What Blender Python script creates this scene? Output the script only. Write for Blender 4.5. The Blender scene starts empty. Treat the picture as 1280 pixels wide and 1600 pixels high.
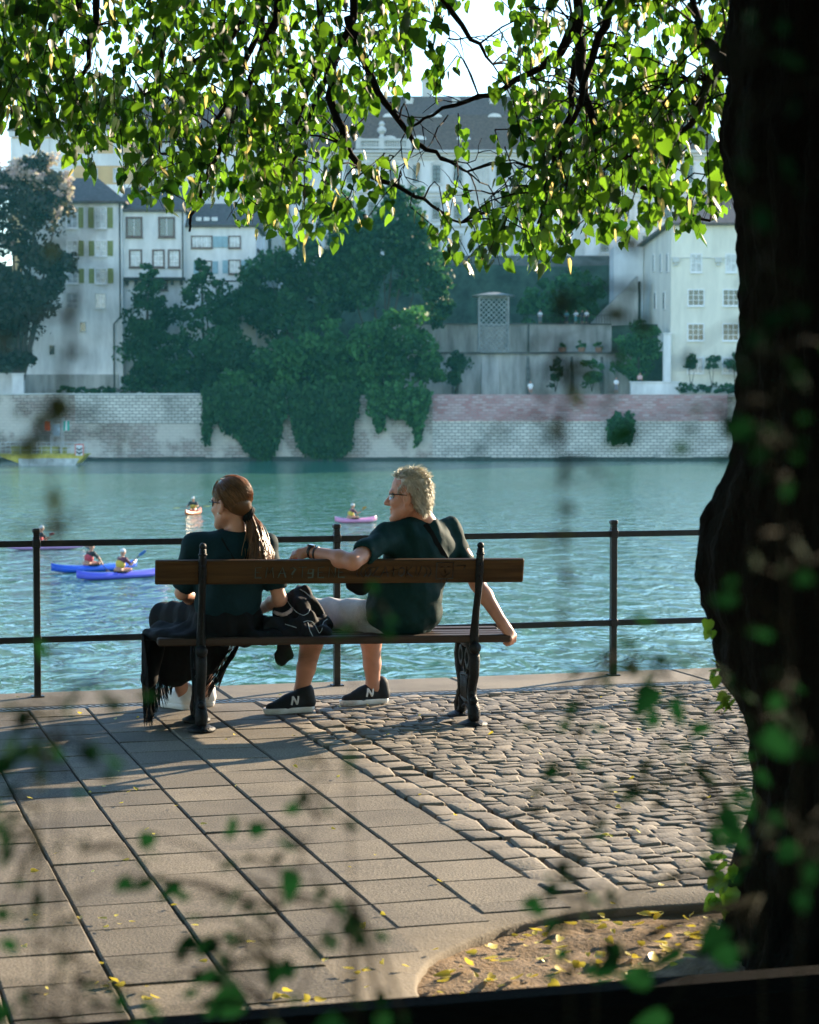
import bpy, math, random
import numpy as np
from mathutils import Vector, Matrix

random.seed(7)
rng = np.random.default_rng(7)
S = bpy.context.scene
COL = S.collection
R = math.radians

# ------------------------------------------------------------------ camera
F = 3200.0                 # focal length in photo pixels (photo is 1280 x 1600)
CAMZ = 1.672
PITCH = math.atan((800 - 655) / F)
cd = bpy.data.cameras.new('camera'); cam = bpy.data.objects.new('camera', cd); COL.objects.link(cam)
cam.location = (0, 0, CAMZ); cam.rotation_euler = (math.pi / 2 - PITCH, 0, 0)
cd.sensor_fit = 'HORIZONTAL'; cd.sensor_width = 24; cd.lens = F / 1280 * 24
cd.clip_start = 0.05; cd.clip_end = 3000
cd.dof.use_dof = True; cd.dof.focus_distance = 11.2; cd.dof.aperture_fstop = 4.8
S.camera = cam
# ------------------------------------------------------------------ light
SUN_EL, SUN_AZ = R(17.5), R(45)      # azimuth from +Y towards +X
w = bpy.data.worlds.new('World'); S.world = w; w.use_nodes = True
nt = w.node_tree; nt.nodes.clear()
sky = nt.nodes.new('ShaderNodeTexSky'); sky.sky_type = 'NISHITA'; sky.sun_disc = False
sky.sun_elevation = SUN_EL; sky.sun_rotation = SUN_AZ; sky.air_density = 1.1; sky.dust_density = 0.1; sky.ozone_density = 3.2
bgn = nt.nodes.new('ShaderNodeBackground'); bgn.inputs['Strength'].default_value = 0.14
out = nt.nodes.new('ShaderNodeOutputWorld')
nt.links.new(sky.outputs[0], bgn.inputs[0]); nt.links.new(bgn.outputs[0], out.inputs[0])
sl = bpy.data.lights.new('sun', 'SUN'); sl.energy = 5.0; sl.angle = R(0.5); sl.color = (1.0, 0.80, 0.56)
so = bpy.data.objects.new('sun', sl); COL.objects.link(so)
SV = Vector((math.cos(SUN_EL) * math.sin(SUN_AZ), math.cos(SUN_EL) * math.cos(SUN_AZ), math.sin(SUN_EL)))
so.rotation_euler = SV.to_track_quat('Z', 'Y').to_euler(); so.location = SV * 60
S.view_settings.view_transform = 'Standard'; S.view_settings.look = 'None'
S.view_settings.exposure = 1.8; S.view_settings.gamma = 1
S.cycles.use_denoising = True
S.cycles.max_bounces = 8; S.cycles.transparent_max_bounces = 8; S.cycles.volume_bounces = 1
S.cycles.sample_clamp_indirect = 6

# ------------------------------------------------------------------ helpers
def W(px, py, d):
    """photo pixel at depth d (metres along +Y) -> world point"""
    c, s = math.cos(PITCH), math.sin(PITCH)
    a = (px - 640) / F; b = (800 - py) / F
    v = Vector((a, c + b * s, -s + b * c))
    return Vector((0, 0, CAMZ)) + v * (d / v.y)
def WG(px, py, z=0.0):
    """photo pixel on the horizontal plane z"""
    c, s = math.cos(PITCH), math.sin(PITCH)
    a = (px - 640) / F; b = (800 - py) / F
    v = Vector((a, c + b * s, -s + b * c))
    return Vector((0, 0, CAMZ)) + v * ((z - CAMZ) / v.z)
def A(v): return np.array(v, dtype=float)

def tag(o, label=None, cat=None, group=None, kind=None):
    if label: o['label'] = label
    if cat: o['category'] = cat
    if group: o['group'] = group
    if kind: o['kind'] = kind
    return o
def empty(name, loc, rz=0.0, label=None, cat=None, group=None):
    o = bpy.data.objects.new(name, None); COL.objects.link(o)
    o.location = loc; o.rotation_euler = (0, 0, rz); o.empty_display_size = 0.2
    return tag(o, label, cat, group)
def root_inv(parent):
    p = parent
    while p.parent: p = p.parent
    return (Matrix.Translation(p.location) @ Matrix.Rotation(p.rotation_euler.z, 4, 'Z')).inverted()
def raw_mesh(name, V, faces, mat, parent=None, world=True, smooth=True, attr=None, loc=None):
    """faces: list of index lists, or an (n,4)/(n,3) array"""
    V = np.asarray(V, dtype=np.float64).reshape(-1, 3)
    if parent is not None and world:
        M = np.array(root_inv(parent)); V = V @ M[:3, :3].T + M[:3, 3]
    if loc is not None: V = V - A(loc)
    me = bpy.data.meshes.new(name)
    if isinstance(faces, np.ndarray):
        n, k = faces.shape
        me.vertices.add(len(V)); me.vertices.foreach_set('co', V.ravel())
        me.loops.add(n * k); me.loops.foreach_set('vertex_index', faces.ravel().astype(np.int32))
        me.polygons.add(n); me.polygons.foreach_set('loop_start', np.arange(0, n * k, k, dtype=np.int32))
        me.update(calc_edges=True)
    else:
        me.from_pydata(V.tolist(), [], faces); me.update()
    if smooth: me.polygons.foreach_set('use_smooth', np.ones(len(me.polygons), dtype=bool))
    if attr is not None:
        a = me.attributes.new('rnd', 'FLOAT', 'POINT'); a.data.foreach_set('value', np.asarray(attr, dtype=np.float32))
    if mat: me.materials.append(mat)
    o = bpy.data.objects.new(name, me); COL.objects.link(o)
    if parent is not None: o.parent = parent
    if loc is not None: o.location = loc
    return o

class MB:
    """collects shapes and links them as ONE mesh object"""
    def __init__(s): s.v = []; s.f = []; s.r = []
    def add(s, V, Fs, r=None):
        b = len(s.v); s.v.extend([tuple(p) for p in V]); s.f.extend([[i + b for i in f] for f in Fs])
        s.r.extend([random.random() if r is None else r] * len(V)); return s
    def box(s, c, size, rz=0.0, bevel=0.0, M=None):
        x, y, z = size[0] / 2, size[1] / 2, size[2] / 2
        if bevel <= 0:
            P = [(-x, -y, -z), (x, -y, -z), (x, y, -z), (-x, y, -z), (-x, -y, z), (x, -y, z), (x, y, z), (-x, y, z)]
            Fs = [(0, 3, 2, 1), (4, 5, 6, 7), (0, 1, 5, 4), (1, 2, 6, 5), (2, 3, 7, 6), (3, 0, 4, 7)]
        else:
            b = min(bevel, x * .45, y * .45, z * .45); P = []
            ring = lambda X, Y, Z: [(-X + (b if X == x else 0) * 0, -Y, Z), (X, -Y, Z), (X, Y, Z), (-X, Y, Z)]
            def oct8(X, Y, Z, c): return [(-X + c, -Y, Z), (X - c, -Y, Z), (X, -Y + c, Z), (X, Y - c, Z), (X - c, Y, Z), (-X + c, Y, Z), (-X, Y - c, Z), (-X, -Y + c, Z)]
            P = oct8(x - b, y - b, -z, b * .4) + oct8(x, y, -z + b, b) + oct8(x, y, z - b, b) + oct8(x - b, y - b, z, b * .4)
            Fs = [tuple(range(7, -1, -1)), tuple(range(24, 32))]
            for k in range(3):
                for i in range(8):
                    j = (i + 1) % 8; Fs.append((k * 8 + i, k * 8 + j, k * 8 + 8 + j, k * 8 + 8 + i))
        c = Vector(c)
        if M is None: M = Matrix.Rotation(rz, 3, 'Z')
        return s.add([c + M @ Vector(p) for p in P], Fs)
    def wbox(s, x0, x1, y0, y1, z0, z1, bevel=0.0):
        return s.box(((x0 + x1) / 2, (y0 + y1) / 2, (z0 + z1) / 2), (x1 - x0, y1 - y0, z1 - z0), bevel=bevel)
    def tube(s, pts, rad, n=8, cap=True, flat=1.0):
        pts = [Vector(p) for p in pts]; m = len(pts)
        rs = rad if hasattr(rad, '__len__') else [rad] * m
        V = []; ref = None
        for i in range(m):
            t = (pts[min(i + 1, m - 1)] - pts[max(i - 1, 0)])
            t = t.normalized() if t.length > 1e-9 else Vector((0, 0, 1))
            if ref is None:
                ref = Vector((0, 0, 1)) if abs(t.z) < .9 else Vector((1, 0, 0))
            a = t.cross(ref); a = a.normalized() if a.length > 1e-6 else t.orthogonal().normalized()
            b = a.cross(t).normalized(); ref = b
            for k in range(n):
                q = 2 * math.pi * k / n
                V.append(pts[i] + a * (math.cos(q) * rs[i]) + b * (math.sin(q) * rs[i] * flat))
        Fs = []
        for i in range(m - 1):
            for k in range(n):
                l = (k + 1) % n; Fs.append((i * n + k, i * n + l, (i + 1) * n + l, (i + 1) * n + k))
        if cap: Fs += [tuple(range(n - 1, -1, -1)), tuple(range((m - 1) * n, m * n))]
        return s.add(V, Fs)
    def lathe(s, c, prof, n=16, sx=1, sy=1):
        c = Vector(c); V = []; m = len(prof)
        for r, z in prof:
            for k in range(n):
                q = 2 * math.pi * k / n; V.append(c + Vector((r * sx * math.cos(q), r * sy * math.sin(q), z)))
        Fs = [(i * n + k, i * n + (k + 1) % n, (i + 1) * n + (k + 1) % n, (i + 1) * n + k) for i in range(m - 1) for k in range(n)]
        Fs += [tuple(range(n - 1, -1, -1)), tuple(range((m - 1) * n, m * n))]
        return s.add(V, Fs)
    def ball(s, c, r, n=10, sx=1, sy=1, sz=1):
        pr = [(max(1e-4, r * math.sin(math.pi * i / n)), -r * sz * math.cos(math.pi * i / n)) for i in range(n + 1)]
        return s.lathe(c, pr, n + 4, sx, sy)
    def torus(s, c, R_, r, ax, ay, n=18, m=6):
        c = Vector(c); ax = Vector(ax).normalized(); ay = Vector(ay).normalized()
        return s.tube([c + ax * (R_ * math.cos(2 * math.pi * i / n)) + ay * (R_ * math.sin(2 * math.pi * i / n)) for i in range(n + 1)], r, m, cap=False)
    def prism(s, poly, a, b):
        """poly: list of 3D points; extruded by vector b-a"""
        n = len(poly); o = Vector(b) - Vector(a); P = [Vector(p) for p in poly]
        V = P + [p + o for p in P]
        Fs = [tuple(range(n - 1, -1, -1)), tuple(range(n, 2 * n))] + [(i, (i + 1) % n, n + (i + 1) % n, n + i) for i in range(n)]
        return s.add(V, Fs)
    def build(s, name, mat, parent=None, world=True, smooth=False, loc=None):
        return raw_mesh(name, s.v, s.f, mat, parent, world, smooth, attr=s.r, loc=loc)

# ------------------------------------------------------------------ materials
def mat(name, col, rough=.6, var=.25, scale=6.0, bump=0.0, bscale=None, metal=0.0, spec=.5, col2=None, aniso=(1, 1, 1), rnd=0.0, sub=0.0, detail=5, bdist=.02, coat=0):
    m = bpy.data.materials.new(name); m.use_nodes = True; t = m.node_tree; N = t.nodes; L = t.links
    b = N['Principled BSDF']
    b.inputs['Roughness'].default_value = rough; b.inputs['Metallic'].default_value = metal
    b.inputs['Specular IOR Level'].default_value = spec
    if coat: b.inputs['Coat Weight'].default_value = coat
    if sub:
        b.inputs['Subsurface Weight'].default_value = sub; b.inputs['Subsurface Radius'].default_value = (.01, .004, .002); b.inputs['Subsurface Scale'].default_value = 1
    tc = N.new('ShaderNodeTexCoord'); mp = N.new('ShaderNodeMapping'); mp.inputs['Scale'].default_value = aniso
    L.new(tc.outputs['Object'], mp.inputs[0])
    no = N.new('ShaderNodeTexNoise'); no.inputs['Scale'].default_value = scale; no.inputs['Detail'].default_value = detail; no.inputs['Roughness'].default_value = .62
    L.new(mp.outputs[0], no.inputs[0])
    mx = N.new('ShaderNodeMix'); mx.data_type = 'RGBA'
    c2 = col2 or tuple(max(0, c * (1 - var)) for c in col); c1 = col if col2 else tuple(min(1, c * (1 + var)) for c in col)
    mx.inputs['A'].default_value = (*c2, 1); mx.inputs['B'].default_value = (*c1, 1)
    mr = N.new('ShaderNodeMapRange'); mr.inputs['From Min'].default_value = .35; mr.inputs['From Max'].default_value = .65
    L.new(no.outputs[0], mr.inputs[0]); L.new(mr.outputs[0], mx.inputs['Factor'])
    last = mx.outputs['Result']
    if rnd:
        at = N.new('ShaderNodeAttribute'); at.attribute_name = 'rnd'
        mr2 = N.new('ShaderNodeMapRange'); mr2.inputs['To Min'].default_value = 1 - rnd; mr2.inputs['To Max'].default_value = 1 + rnd
        L.new(at.outputs['Fac'], mr2.inputs[0])
        mm = N.new('ShaderNodeVectorMath'); mm.operation = 'SCALE'; L.new(last, mm.inputs[0]); L.new(mr2.outputs[0], mm.inputs['Scale']); last = mm.outputs[0]
    L.new(last, b.inputs['Base Color'])
    if bump:
        n2 = N.new('ShaderNodeTexNoise'); n2.inputs['Scale'].default_value = bscale or scale * 4; n2.inputs['Detail'].default_value = 6
        L.new(mp.outputs[0], n2.inputs[0])
        bp = N.new('ShaderNodeBump'); bp.inputs['Strength'].default_value = bump; bp.inputs['Distance'].default_value = bdist
        L.new(n2.outputs[0], bp.inputs['Height']); L.new(bp.outputs[0], b.inputs['Normal'])
    return m

def leaf_mat(name, c1, c2, trans, tcol, rough=.45, tw=.5, spec=.4, t2=None):
    m = bpy.data.materials.new(name); m.use_nodes = True; t = m.node_tree; N = t.nodes; L = t.links
    b = N['Principled BSDF']; b.inputs['Roughness'].default_value = rough; b.inputs['Specular IOR Level'].default_value = spec
    at = N.new('ShaderNodeAttribute'); at.attribute_name = 'rnd'
    mx = N.new('ShaderNodeMix'); mx.data_type = 'RGBA'; mx.inputs['A'].default_value = (*c1, 1); mx.inputs['B'].default_value = (*c2, 1)
    L.new(at.outputs['Fac'], mx.inputs['Factor']); L.new(mx.outputs['Result'], b.inputs['Base Color'])
    if trans:
        tr = N.new('ShaderNodeBsdfTranslucent')
        mx2 = N.new('ShaderNodeMix'); mx2.data_type = 'RGBA'; mx2.inputs['A'].default_value = (*tcol, 1)
        mx2.inputs['B'].default_value = (*t2, 1) if t2 else (min(1, tcol[0] * 1.7), min(1, tcol[1] * 1.35), tcol[2] * 1.2, 1)
        L.new(at.outputs['Fac'], mx2.inputs['Factor']); L.new(mx2.outputs['Result'], tr.inputs[0])
        ms = N.new('ShaderNodeMixShader'); ms.inputs[0].default_value = tw
        L.new(b.outputs[0], ms.inputs[1]); L.new(tr.outputs[0], ms.inputs[2])
        L.new(ms.outputs[0], N['Material Output'].inputs['Surface'])
    return m

# ------------------------------------------------------------------ leaves
LEAF_V = np.array([(0, 0, 0), (0, -.02, -.3), (0, -.03, -.68), (0, .06, -1.12), (-.26, .06, .09), (-.5, .13, -.13), (-.45, .11, -.48), (-.2, .05, -.86), (.26, .06, .09), (.5, .13, -.13), (.45, .11, -.48), (.2, .05, -.86)])
LEAF_F = np.array([(0, 4, 5, 1), (1, 5, 6, 2), (2, 6, 7, 3), (0, 1, 9, 8), (1, 2, 10, 9), (2, 3, 11, 10)])
RHOMB_V = np.array([(0, 0, .5), (-.42, .04, .05), (0, -.03, -.55), (.42, .04, -.02)])
RHOMB_F = np.array([(0, 1, 2, 3)])
def leaves(pos, axis, nrm, size, TV=LEAF_V, TF=LEAF_F, widen=1.0):
    """axis: stem -> tip direction, nrm: rough face normal"""
    pos = np.asarray(pos); ax = np.asarray(axis, float); ax /= np.linalg.norm(ax, axis=1, keepdims=True)
    nr = np.asarray(nrm, float); nr = nr - ax * (nr * ax).sum(1, keepdims=True); nr /= (np.linalg.norm(nr, axis=1, keepdims=True) + 1e-9)
    sd = np.cross(nr, ax); n = len(pos); k = len(TV)
    sz = np.asarray(size).reshape(-1, 1, 1)
    V = pos[:, None, :] + sz * (TV[None, :, 0:1] * widen * sd[:, None, :] + TV[None, :, 1:2] * nr[:, None, :] - TV[None, :, 2:3] * ax[:, None, :])
    Fc = (TF[None] + (np.arange(n) * k)[:, None, None]).reshape(-1, TF.shape[1])
    return V.reshape(-1, 3), Fc, np.repeat(rng.random(n), k)

# ------------------------------------------------------------------ implicit surfaces (one continuous skin)
class SDF:
    def __init__(s, lo, hi, res):
        s.lo = A(lo); s.res = res; s.n = np.ceil((A(hi) - s.lo) / res).astype(int) + 1
        s.d = np.full(s.n, 1.0, dtype=np.float32)
    def _sub(s, lo, hi):
        i0 = np.clip(np.floor((lo - s.lo) / s.res).astype(int), 0, s.n); i1 = np.clip(np.ceil((hi - s.lo) / s.res).astype(int) + 1, 0, s.n)
        if np.any(i1 <= i0): return None
        ax = [s.lo[k] + s.res * np.arange(i0[k], i1[k]) for k in range(3)]
        P = np.stack(np.meshgrid(*ax, indexing='ij'), -1)
        return (slice(i0[0], i1[0]), slice(i0[1], i1[1]), slice(i0[2], i1[2])), P
    def put(s, lo, hi, fn, k=.02, op='u'):
        m = k + 3 * s.res; r = s._sub(A(lo) - m, A(hi) + m)
        if r is None: return
        sl_, P = r; p = fn(P).astype(np.float32); d = s.d[sl_]
        if op == 'u':
            if k > 0:
                h = np.clip(.5 + .5 * (d - p) / k, 0, 1); s.d[sl_] = d + (p - d) * h - k * h * (1 - h)
            else: s.d[sl_] = np.minimum(d, p)
        elif op == 's':
            if k > 0:
                h = np.clip(.5 - .5 * (d + p) / k, 0, 1); s.d[sl_] = d + (-p - d) * h + k * h * (1 - h)
            else: s.d[sl_] = np.maximum(d, -p)
    def cone(s, a, b, r1, r2, k=.02, op='u'):
        a = A(a); b = A(b); rm = max(r1, r2); ba = b - a; L2 = max(1e-9, ba @ ba)
        def fn(P):
            t = np.clip(((P - a) @ ba) / L2, 0, 1)
            return np.linalg.norm(P - a - t[..., None] * ba, axis=-1) - (r1 + (r2 - r1) * t)
        s.put(np.minimum(a, b) - rm, np.maximum(a, b) + rm, fn, k, op)
    def chain(s, pts, rs, k=.02):
        for i in range(len(pts) - 1): s.cone(pts[i], pts[i + 1], rs[i], rs[i + 1], k)
    def ell(s, c, r, M=None, k=.02, op='u'):
        c = A(c); r = A(r); M = np.eye(3) if M is None else np.asarray(M)
        def fn(P):
            q = (P - c) @ M           # columns of M are the local axes
            k0 = np.linalg.norm(q / r, axis=-1); k1 = np.linalg.norm(q / (r * r), axis=-1) + 1e-9
            return k0 * (k0 - 1) / k1
        rm = r.max(); s.put(c - rm, c + rm, fn, k, op)
    def cut(s, p, n):
        """remove everything on the side the normal points to"""
        p = A(p); n = A(n); n = n / np.linalg.norm(n); r = s._sub(s.lo, s.lo + s.res * s.n)
        sl_, P = r; s.d[sl_] = np.maximum(s.d[sl_], ((P - p) @ n).astype(np.float32))
    def warp(s, fn):
        r = s._sub(s.lo, s.lo + s.res * s.n); sl_, P = r
        near = np.abs(s.d[sl_]) < .06
        s.d[sl_][near] += fn(P[near]).astype(np.float32)
    def mesh(s):
        d = s.d; I = d < 0
        c = [d[i:d.shape[0] - 1 + i, j:d.shape[1] - 1 + j, k:d.shape[2] - 1 + k] for i in (0, 1) for j in (0, 1) for k in (0, 1)]
        cnt = sum((x < 0).astype(np.int8) for x in c); act = (cnt > 0) & (cnt < 8)
        idx = np.full(act.shape, -1, dtype=np.int64); ii = np.argwhere(act); idx[act] = np.arange(len(ii))
        vals = np.stack([x[act] for x in c], 1); off = np.array([(i, j, k) for i in (0, 1) for j in (0, 1) for k in (0, 1)], float)
        acc = np.zeros((len(ii), 3)); num = np.zeros(len(ii))
        for a in range(8):
            for b in range(a + 1, 8):
                if np.abs(off[a] - off[b]).sum() != 1: continue
                va, vb = vals[:, a], vals[:, b]; m = (va < 0) != (vb < 0)
                t = va[m] / (va[m] - vb[m]); acc[m] += off[a] + t[:, None] * (off[b] - off[a]); num[m] += 1
        V = s.lo + s.res * (ii + acc / num[:, None]); Q = []
        for ax in range(3):
            sh = [slice(None)] * 3; sh2 = [slice(None)] * 3; sh[ax] = slice(0, -1); sh2[ax] = slice(1, None)
            a0, a1 = I[tuple(sh)], I[tuple(sh2)]; e = np.argwhere(a0 != a1)
            u, v = [(1, 2), (2, 0), (0, 1)][ax]
            ok = (e[:, u] > 0) & (e[:, v] > 0) & (e[:, u] < I.shape[u] - 1) & (e[:, v] < I.shape[v] - 1); e = e[ok]
            flip = a0[tuple(e.T)]
            def cell(du, dv):
                q = e.copy(); q[:, u] -= du; q[:, v] -= dv; return idx[tuple(q.T)]
            q = np.stack([cell(1, 1), cell(0, 1), cell(0, 0), cell(1, 0)], 1)
            q[~flip] = q[~flip][:, ::-1]; Q.append(q)
        return V, np.concatenate(Q)
    def build(s, name, mat_, parent=None, loc=None):
        V, Q = s.mesh(); return raw_mesh(name, V, Q, mat_, parent, True, True, loc=loc)
def basis(x, z=(0, 0, 1)):
    """3x3, columns = forward, left, up"""
    x = Vector(x).normalized(); z = Vector(z); y = z.cross(x).normalized(); z = x.cross(y).normalized()
    return np.array([x, y, z]).T
# ------------------------------------------------------------------ near setting
PT = R(16.2); PO = Vector((-.456, 12.8, 0))
PU = Vector((math.cos(PT), math.sin(PT), 0)); PV = Vector((-math.sin(PT), math.cos(PT), 0))
def P(u, v, z=0.0): return PO + PU * u + PV * v + Vector((0, 0, z))
def toP(p): q = Vector((p[0], p[1], 0)) - PO; return q.dot(PU), q.dot(PV)
ZW = -3.13                      # water level
PIT = (1.1, 5.95); PITR = 1.08  # the round tree pit

def slab_material():
    m = mat('slab stone', (.155, .128, .09), .85, scale=2.2, var=.10, bump=.55, bscale=95, bdist=.006, rnd=.3)
    t = m.node_tree; N = t.nodes; L = t.links; b = N['Principled BSDF']
    # speckled aggregate plus a few darker stains
    src = b.inputs['Base Color'].links[0].from_socket
    tc = N.new('ShaderNodeTexCoord')
    n1 = N.new('ShaderNodeTexNoise'); n1.inputs['Scale'].default_value = 130; n1.inputs['Detail'].default_value = 2; L.new(tc.outputs['Object'], n1.inputs[0])
    r1 = N.new('ShaderNodeMapRange'); r1.inputs['From Min'].default_value = .38; r1.inputs['From Max'].default_value = .62; r1.inputs['To Min'].default_value = .55; r1.inputs['To Max'].default_value = 1.32
    L.new(n1.outputs[0], r1.inputs[0])
    n2 = N.new('ShaderNodeTexNoise'); n2.inputs['Scale'].default_value = 1.3; n2.inputs['Detail'].default_value = 8; n2.inputs['Roughness'].default_value = .7; L.new(tc.outputs['Object'], n2.inputs[0])
    r2 = N.new('ShaderNodeMapRange'); r2.inputs['From Min'].default_value = .3; r2.inputs['From Max'].default_value = .55; r2.inputs['To Min'].default_value = .5; r2.inputs['To Max'].default_value = 1.0
    L.new(n2.outputs[0], r2.inputs[0])
    mu = N.new('ShaderNodeMath'); mu.operation = 'MULTIPLY'; L.new(r1.outputs[0], mu.inputs[0]); L.new(r2.outputs[0], mu.inputs[1])
    sc = N.new('ShaderNodeVectorMath'); sc.operation = 'SCALE'; L.new(src, sc.inputs[0]); L.new(mu.outputs[0], sc.inputs['Scale']); L.new(sc.outputs[0], b.inputs['Base Color'])
    return m
M_slab = slab_material()
M_conc = mat('screed', (.165, .137, .098), .9, scale=3, var=.15, bump=.6, bscale=90, bdist=.006)
M_cob = mat('cobble', (.165, .137, .10), .8, scale=5, var=.2, bump=.5, bscale=60, bdist=.008, rnd=.3)
M_joint = mat('joint dirt', (.03, .026, .018), .95, scale=20, var=.4, bump=.4, bscale=80)
M_soil = mat('soil', (.18, .118, .062), .95, scale=14, var=.35, bump=.8, bscale=70, bdist=.015)
M_dirt = mat('dark soil', (.05, .04, .028), .95, scale=8, var=.4, bump=.6)
M_iron = mat('painted iron', (.010, .011, .012), .42, scale=30, var=.3, bump=.15, bscale=60, spec=.3)
M_castiron = mat('cast iron', (.005, .0055, .006), .5, scale=30, var=.3, bump=.35, bscale=90, spec=.22)

# ground: one sheet up to the quay edge, then the quay wall
mb = MB()
gp = [P(-90, -60, -.045), P(90, -60, -.045), P(90, .22, -.045), P(-90, .22, -.045)]
mb.add(gp, [(0, 1, 2, 3)])
tag(mb.build('ground', M_joint), kind='structure')
mb = MB()
u = -24.0
while u < 24:                     # kerb stones along the edge
    L_ = 1.55; b = .008
    V = []; 
    for z, i in ((-.5, 0), (-.012, 0), (0.0, .012)):
        V += [P(u + .004 + i, -.425 + i, z), P(u + L_ - .004 - i, -.425 + i, z), P(u + L_ - .004 - i, .21 - i, z), P(u + .004 + i, .21 - i, z)]
    Fs = [(8, 9, 10, 11)] + [(k * 4 + i, k * 4 + (i + 1) % 4, k * 4 + 4 + (i + 1) % 4, k * 4 + 4 + i) for k in (0, 1) for i in range(4)]
    mb.add(V, Fs, random.random()); u += L_
tag(mb.build('quay_edge', M_slab), kind='structure')
mb = MB(); mb.prism([P(-90, .06, -.6), P(-90, .18, -.6), P(-90, .3, -6), P(-90, -.3, -6)], P(-90, 0), P(90, 0))
M_quay = mat('quay stone', (.22, .2, .17), .9, scale=1.5, var=.35, bump=.5)
tag(mb.build('quay_wall', M_quay), kind='structure')

# slabs in running bond along v, clear of the tree pit's ring
mb = MB(); SU = -.65; SW = .33; SL = .345
def slab(u0, u1, v0, v1):
    z = rng.normal(0, .0012); g = .0042; V = []; r = random.random(); b = .006
    tl = rng.normal(0, .0015, 4)
    for zz, i in ((-.045, 0), (z - b, 0), (z, b)):
        for q, (a, c) in enumerate(((u0 + g + i, v0 + g * .55 + i), (u1 - g - i, v0 + g * .55 + i), (u1 - g - i, v1 - g * .55 - i), (u0 + g + i, v1 - g * .55 - i))):
            V.append(P(a, c, zz + (tl[q] if zz > -.04 else 0)))
    Fs = [(8, 9, 10, 11)] + [(k * 4 + i, k * 4 + (i + 1) % 4, k * 4 + 4 + (i + 1) % 4, k * 4 + 4 + i) for k in (0, 1) for i in range(4)]
    mb.add(V, Fs, r)
for c in range(15):
    u1 = SU - c * SW; u0 = u1 - SW; v = -.56 - random.random() * SL
    first = True
    while v > -9.2:
        v1 = -.56 if first else v; v0 = v if first else v - SL
        if first: v1 = -.56
        first = False
        cx = P((u0 + u1) / 2, (v0 + v1) / 2)
        dmin = min(math.hypot(p.x - PIT[0], p.y - PIT[1]) for p in (P(u0, v0), P(u1, v0), P(u0, v1), P(u1, v1)))
        v = v0
        while dmin < PITR + .06 and v1 - v0 > .03:
            v0 += .015; dmin = min(math.hypot(p.x - PIT[0], p.y - PIT[1]) for p in (P(u0, v0), P(u1, v0), P(u0, v1), P(u1, v1)))
        if dmin >= PITR + .06 and v1 - v0 > .07: slab(u0, u1, v0, v1)
tag(mb.build('slab_pavement', M_slab), kind='structure')
# screed ring round the tree pit
mb = MB(); n = 160; V = []
for k in range(n):
    q = 2 * math.pi * k / n; jr = PITR + .006 * math.sin(9 * q + 1) + rng.normal(0, .002)
    for r_, z in ((jr + .01, -.06), (jr, -.012), (jr + .012, -.004), (PITR + .24, -.004), (PITR + .56, -.008)):
        V.append((PIT[0] + r_ * math.cos(q), PIT[1] + r_ * math.sin(q), z))
Fs = [(k * 5 + i, ((k + 1) % n) * 5 + i, ((k + 1) % n) * 5 + i + 1, k * 5 + i + 1) for k in range(n) for i in range(4)]
mb.add(V, Fs); tag(mb.build('paved_ring', M_conc, smooth=True), kind='structure')
# soil in the pit
rr = np.linspace(0, PITR + .03, 40); qq = np.linspace(0, 2 * np.pi, 161)[:-1]
X = PIT[0] + rr[:, None] * np.cos(qq); Y = PIT[1] + rr[:, None] * np.sin(qq)
Z = -.035 + .008 * np.sin(X * 7 + 2) * np.sin(Y * 6) + .006 * np.sin(X * 19) * np.sin(Y * 23 + X * 5) + .004 * rng.random(X.shape) + .02 * np.exp(-((X - 1.4) ** 2 + (Y - 6.3) ** 2) / .2)
idx = np.arange(40 * 160).reshape(40, 160)
Q = np.stack([idx[:-1], idx[1:], np.roll(idx, -1, 1)[1:], np.roll(idx, -1, 1)[:-1]], -1).reshape(-1, 4)
tag(raw_mesh('earth_bed', np.stack([X, Y, Z], -1).reshape(-1, 3), Q, M_soil), kind='structure')
# cobbles
mb = MB()
def cobble(c0, c1, c2, c3, h):
    """pillow shaped stone on four ground corners"""
    n = 4; C = [A(c) for c in (c0, c1, c2, c3)]; V = []
    tilt = rng.normal(0, .0025, 2)
    for j in range(n):
        for i in range(n):
            s_, t_ = (0, .09, .91, 1)[i], (0, .09, .91, 1)[j]
            p = (C[0] * (1 - s_) + C[1] * s_) * (1 - t_) + (C[3] * (1 - s_) + C[2] * s_) * t_
            e = (i in (0, 3)) + (j in (0, 3))
            z = h - (.0, .0015, .006)[e] + tilt[0] * (s_ - .5) * 2 + tilt[1] * (t_ - .5) * 2 + rng.normal(0, .0011)
            V.append((p[0], p[1], z))
    Fs = [(j * n + i, j * n + i + 1, (j + 1) * n + i + 1, (j + 1) * n + i) for j in range(n - 1) for i in range(n - 1)]
    ring = [0, 1, 2, 3, 7, 11, 15, 14, 13, 12, 8, 4]; b = len(V)
    for k in ring: V.append((V[k][0], V[k][1], -.05))
    Fs += [(ring[k], b + k, b + (k + 1) % 12, ring[(k + 1) % 12]) for k in range(12)]
    mb.add(V, Fs, random.random())
def free(p): return math.hypot(p.x - PIT[0], p.y - PIT[1]) > PITR + .21
def quad_c(u0, u1, v0, v1, j=.005, g=.0035):
    jj = lambda: rng.normal(0, j)
    return [P(u0 + g + jj(), v0 + g + jj()), P(u1 - g + jj(), v0 + g + jj()), P(u1 - g + jj(), v1 - g + jj()), P(u0 + g + jj(), v1 - g + jj())]
v = -.57
while v > -8.4:                      # two border rows of larger setts beside the slabs
    for a in (0, .135):
        l = .17 + .02 * random.random()
        q = quad_c(SU + a + .006, SU + a + .135, v - l, v, .008)
        if free((q[0] + q[2]) / 2): cobble(*q, .002 + rng.normal(0, .003))
    v -= .19
v = -.57
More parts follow.
